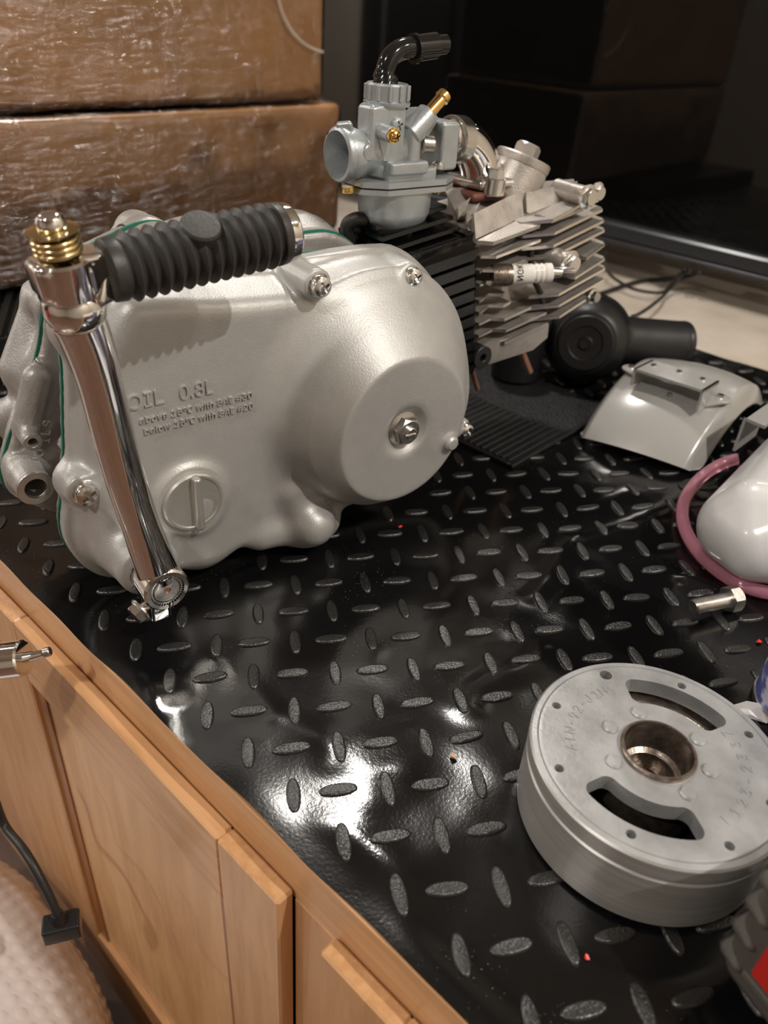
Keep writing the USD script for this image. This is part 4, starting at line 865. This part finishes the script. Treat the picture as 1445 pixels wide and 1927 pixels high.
for px, z_, r in (((1352, 757), .0440, .0088), ((1186, 702), .0445, .0075)):
    c = onz(*px, z_) - o_; c[2] = fz(c) + .0022; ft = obj('bracket_foot', hull_sph([(c, .0016)] + [(c + np.array([r * math.cos(a), r * math.sin(a), -.0008]), .0012) for a in np.arange(14) * PI / 7] + [((c_[3] + c_[2]) / 2 + np.array([0, 0, fz((c_[3] + c_[2]) / 2) - bz + .002]) if px[0] > 1300 else (c_[0] + c_[1]) / 2 + np.array([0, 0, fz((c_[0] + c_[1]) / 2) - bz + .002]), .0012)]), 'fender_paint', fd_)
    obj('rivet', rev([(0, 0), (.0030, 0), (.0026, .0016), (0, .0022)], 20, at=c + np.array([0, 0, .0014])), 'zinc', ft)
for px in ((1230, 688), (1278, 700), (1322, 714)):
    c = onz(*px, bz) - o_; obj('rivet', rev([(0, 0), (.0026, 0), (.0022, .0012), (0, .0016)], 20, at=c), 'zinc', fd_)
c = onz(1259, 745, .044) - o_; c[2] = fz(c) + .0006; obj('rivet', rev([(0, -.002), (.0026, -.002), (.0022, .0012), (0, .0016)], 20, at=c), 'zinc', fd_)

# ------------------------------------------------------------------ white tank, pink hose
TK = onz(1470, 980, .03); TK[2] = 0
tk = thing('fuel_tank', 'glossy white painted fuel tank at the right edge', 'fuel tank', TK)
g_ = lambda x, y, z: onz(x, y, z) - TK
obj('shell', hull_sph([(g_(1395, 992, .034), .0280), (g_(1428, 1015, .034), .0280), (g_(1490, 1000, .040), .036), (g_(1500, 880, .040), .030), (g_(1620, 800, .045), .030), (g_(1700, 950, .045), .036), (g_(1425, 970, .045), .0260)], 64), 'white_paint', tk, 25)
mtb = [g_(1400, 785, .055), g_(1440, 757, .055), g_(1478, 772, .055), g_(1440, 802, .055)]
obj('mounting_tab', slab([mtb[0], mtb[3], mtb[2], mtb[1]], .0025), 'fender_paint', tk); obj('tab_leg', slab([mtb[0], mtb[1], mtb[1] - np.array([0, 0, .03]), mtb[0] - np.array([0, 0, .03])], .0022), 'fender_paint', tk)
hp_ = [onz(x, y, z) for x, y, z in [(1388, 864, .030), (1365, 870, .026), (1330, 890, .016), (1298, 922, .0085), (1284, 962, .0065), (1293, 1005, .0065), (1322, 1047, .0065), (1365, 1084, .0065), (1410, 1106, .0065), (1450, 1116, .0065), (1500, 1122, .0065)]]
obj('fuel_hose', tube(spline(hp_, 90), .0046, 20), 'pink_tube', None, True, 'clear pink fuel hose curling round the white tank', 'hose')

# ------------------------------------------------------------------ hex bolt, can, wrapper, booted tool
b0, b1 = onz(1303, 1143, .0090), onz(1368, 1129, .0090); bd_ = b1 - b0; bL = np.linalg.norm(bd_); bd_ /= bL
bo = thing('hex_bolt', 'short shiny hexagon bolt lying on the tread sheet below the pink hose', 'bolt', b0)
obj('shank', rev([(0, 0), (.0040, 0), (.0050, .0010), (.0050, bL), (0, bL)], 32, bd_), 'steel', bo); obj('head', hexhead(.0086, .0085, 0, bd_, bd_ * bL, .5), 'steel', bo)
cn = onz(1420, 1336, 0) + np.array([.727, .684, 0]) * .031
can = thing('spray_can', 'blue and white spray can at the right edge behind the rotor', 'spray can', (cn[0], cn[1], .0012))
obj('body', rev([(0, 0), (.0285, 0), (.0300, .002), (.0300, .125), (.024, .140), (0, .140)], 48), 'blue_label', can); obj('base_rim', ring(.026, .0308, .004, 48), 'zinc', can); obj('cap', rev([(0, .14), (.020, .14), (.020, .165), (.016, .17), (0, .17)], 40), 'white_plastic', can)
wp = onz(1416, 1342, .004); r_ = np.random.default_rng(5)
obj('wrapper', to3(m3.Manifold.hull_points(wp + r_.normal(0, 1, (26, 3)) * [.0050, .0042, .0020])), 'white_plastic', None, False, 'small crumpled white wrapper beside the spray can', 'wrapper')
q0, q1 = onz(1368, 1797, 0), onz(1445, 1893, 0); e_ = q1 - q0; e_ /= np.linalg.norm(e_); f_ = np.array([-e_[1], e_[0], 0])
tl = thing('power_tool', 'grey rubber booted power tool with a red panel at the lower right corner', 'power tool', (*(q0 + e_ * .0012 - f_ * .0150)[:2], .0024))
pt = lambda a, b, z: e_ * a + f_ * b + np.array([0, 0, z])
obj('boot', hull_sph([(pt(a, b, z), .009) for a in (.009, .085) for b in (.010, .055) for z in (.014, .064)] + [(pt(a, b, z), .006) for a in (.018, .075) for b in (.014, .05) for z in (.0065, .074)], 24), 'boot_rubber', tl, 30)
for k_ in range(4):
    z_ = .018 + .015 * k_
    obj('boot_rib', hull_sph([(pt(.0022, .004, z_), .0034), (pt(.0085, .0010, z_ + .001), .0024), (pt(.0022, .020, z_), .0034)], 12), 'boot_rubber', tl, 40)
obj('red_panel', hull_sph([(pt(a, .0012, z), .0016) for a, z in ((.0148, .025), (.0148, .056), (.080, .025), (.080, .056))], 12), 'red_plastic', tl, 30, label='red panel on the boot side')
obj('panel_frame', hull_sph([(pt(a, .0016, z), .0016) for a, z in ((.0120, .0175), (.083, .0175), (.0120, .0195), (.083, .0195))], 12), 'boot_rubber', tl, 30)

# ------------------------------------------------------------------ crumbs
for (x, y), lab, m_ in (((752, 992), 'red speck on the sheet under the engine dome', 'crumb_red'), ((1162, 891), 'red speck on the sheet in front of the fender', 'crumb_red'), ((1429, 1210), 'red speck on the sheet near the hexagon bolt', 'crumb_red'), ((1105, 1798), 'red speck on the sheet in front of the rotor', 'crumb_red'), ((853, 1427), 'tan crumb on the sheet left of the rotor', 'crumb_tan')):
    p = onz(x, y, 0); z_ = float(zs(np.array([p[0]]), np.array([p[1]]))[0]); s_ = .0011 if m_ == 'crumb_red' else .0016
    c = to3(m3.Manifold.hull_points(np.random.default_rng(int(x)).normal(0, 1, (14, 3)) * s_ * [.7, .7, .5])); c.apply_translation((p[0], p[1], z_ - c.bounds[0][2])); obj('crumb', c, m_, None, False, lab, 'crumb', 'red specks on the sheet' if m_ == 'crumb_red' else None)

# ------------------------------------------------------------------ bubble wrap, cable, pick-up tool beside the cabinet
BC = onz(78, 1870, -.47); BC[1] = min(BC[1], -.012)
nu, nv = 700, 340; uu = np.linspace(0, 2 * PI, nu, endpoint=False); vv = np.linspace(-PI / 2 + .02, PI / 2 - .02, nv)
U_, V_ = np.meshgrid(uu, vv, indexing='ij'); se = lambda c, e: np.sign(c) * np.abs(c) ** e
rad = np.array([.205, .118, .150]); px_ = np.stack([rad[0] * se(np.cos(V_), .7) * se(np.cos(U_), .75), rad[1] * se(np.cos(V_), .7) * se(np.sin(U_), .75), rad[2] * se(np.sin(V_), .7)], -1)
nrm = px_ / rad ** 2; nrm /= np.linalg.norm(nrm, axis=-1, keepdims=True)
lump = (meshkit.fbm(px_ * 9, 3, 5) - .5)[..., None] * .030
su, sv = U_ * .185, V_ * .15; k2 = np.floor(sv / .0105); du = (su + .5 * .0120 * (k2 % 2)) % .0120 - .0060; dv = sv - (k2 + .5) * .0105
def dots(a, b):
    k_ = np.floor(b / .0110); da = (a + .5 * .0125 * (k_ % 2)) % .0125 - .00625; db = b - (k_ + .5) * .0110
    return np.clip(1 - (da ** 2 + db ** 2) / .0042 ** 2, 0, 1) ** .7
an = np.abs(nrm); wz = np.clip((an[..., 2] - .45) / .1, 0, 1); bub = (dots(px_[..., 0], px_[..., 1]) * wz + dots(px_[..., 0], px_[..., 2]) * (1 - wz))[..., None] * .0009
P = px_ + nrm * (lump + bub); I = np.arange(nu * nv).reshape(nu, nv); J = np.roll(I, -1, 0)
q = np.stack([I[:, :-1], J[:, :-1], J[:, 1:], I[:, 1:]], -1).reshape(-1, 4); Fq = np.vstack([q[:, [0, 1, 2]], q[:, [0, 2, 3]]])
Pv = P.reshape(-1, 3); kb, kt = len(Pv), len(Pv) + 1; Pv = np.vstack([Pv, P[:, 0].mean(0), P[:, -1].mean(0)])
Fq = np.vstack([Fq, np.stack([J[:, 0], I[:, 0], np.full(nu, kb)], 1), np.stack([I[:, -1], J[:, -1], np.full(nu, kt)], 1)])
bw = T3(Pv, Fq, process=False); BC[2] = FLOOR_Z + .001 - Pv[:, 2].min(); bw.apply_translation(BC)
obj('bubble_wrap', bw, 'bubble_film', None, True, 'bundle of pale bubble wrap on the floor in front of the cabinet', 'bubble wrap')
yc = .070
cp_ = [onY(x, y, yc) for x, y in ((-40, 1440), (-8, 1510), (10, 1555), (45, 1600), (80, 1660), (105, 1712), (115, 1738))]
ct_ = thing('charging_cable', 'black cable with a square plug hanging in front of the cabinet over the bubble wrap', 'cable', cp_[-1])
obj('wire', tube(spline([p - cp_[-1] for p in cp_], 60), .0027, 12), 'rubber', ct_, True)
pd = cp_[-1] - cp_[-2]; pd /= np.linalg.norm(pd)
m = rbox((.022, .013, .015), .0015, (0, 0, .004)); m.apply_transform(frame_to(pd + np.array([-.25, 0, -.2]), roll=.5)); obj('plug', m, 'black_plastic', ct_); obj('strain_relief', rev([(0, -.010), (.0036, -.010), (.0055, .0), (0, 0)], 20, pd), 'black_plastic', ct_)
tk_ = .52; p0, p1, p2, p3 = [CAM + ray(*p) * s for p, s in (((-190, 1268), .112 / ray(95, 1225)[1]), ((47, 1238), .110 / ray(95, 1225)[1]), ((82, 1229), .109 / ray(95, 1225)[1]), ((95, 1225), .109 / ray(95, 1225)[1]))]
pk = thing('pickup_tool', 'telescopic chrome pick-up tool pointing at the cabinet door from the left edge', 'tool', p1)
dr = p1 - p0; obj('tube', cyl(p0 - p1, (0, 0, 0), .0098, 32, ch=.001), 'chrome', pk); obj('rod', cyl((0, 0, 0), p2 - p1, .0030, 18, r2=.0018), 'chrome', pk); obj('tip', cyl(p2 - p1, p3 - p1, .0026, 18, ch=.0005), 'steel', pk)
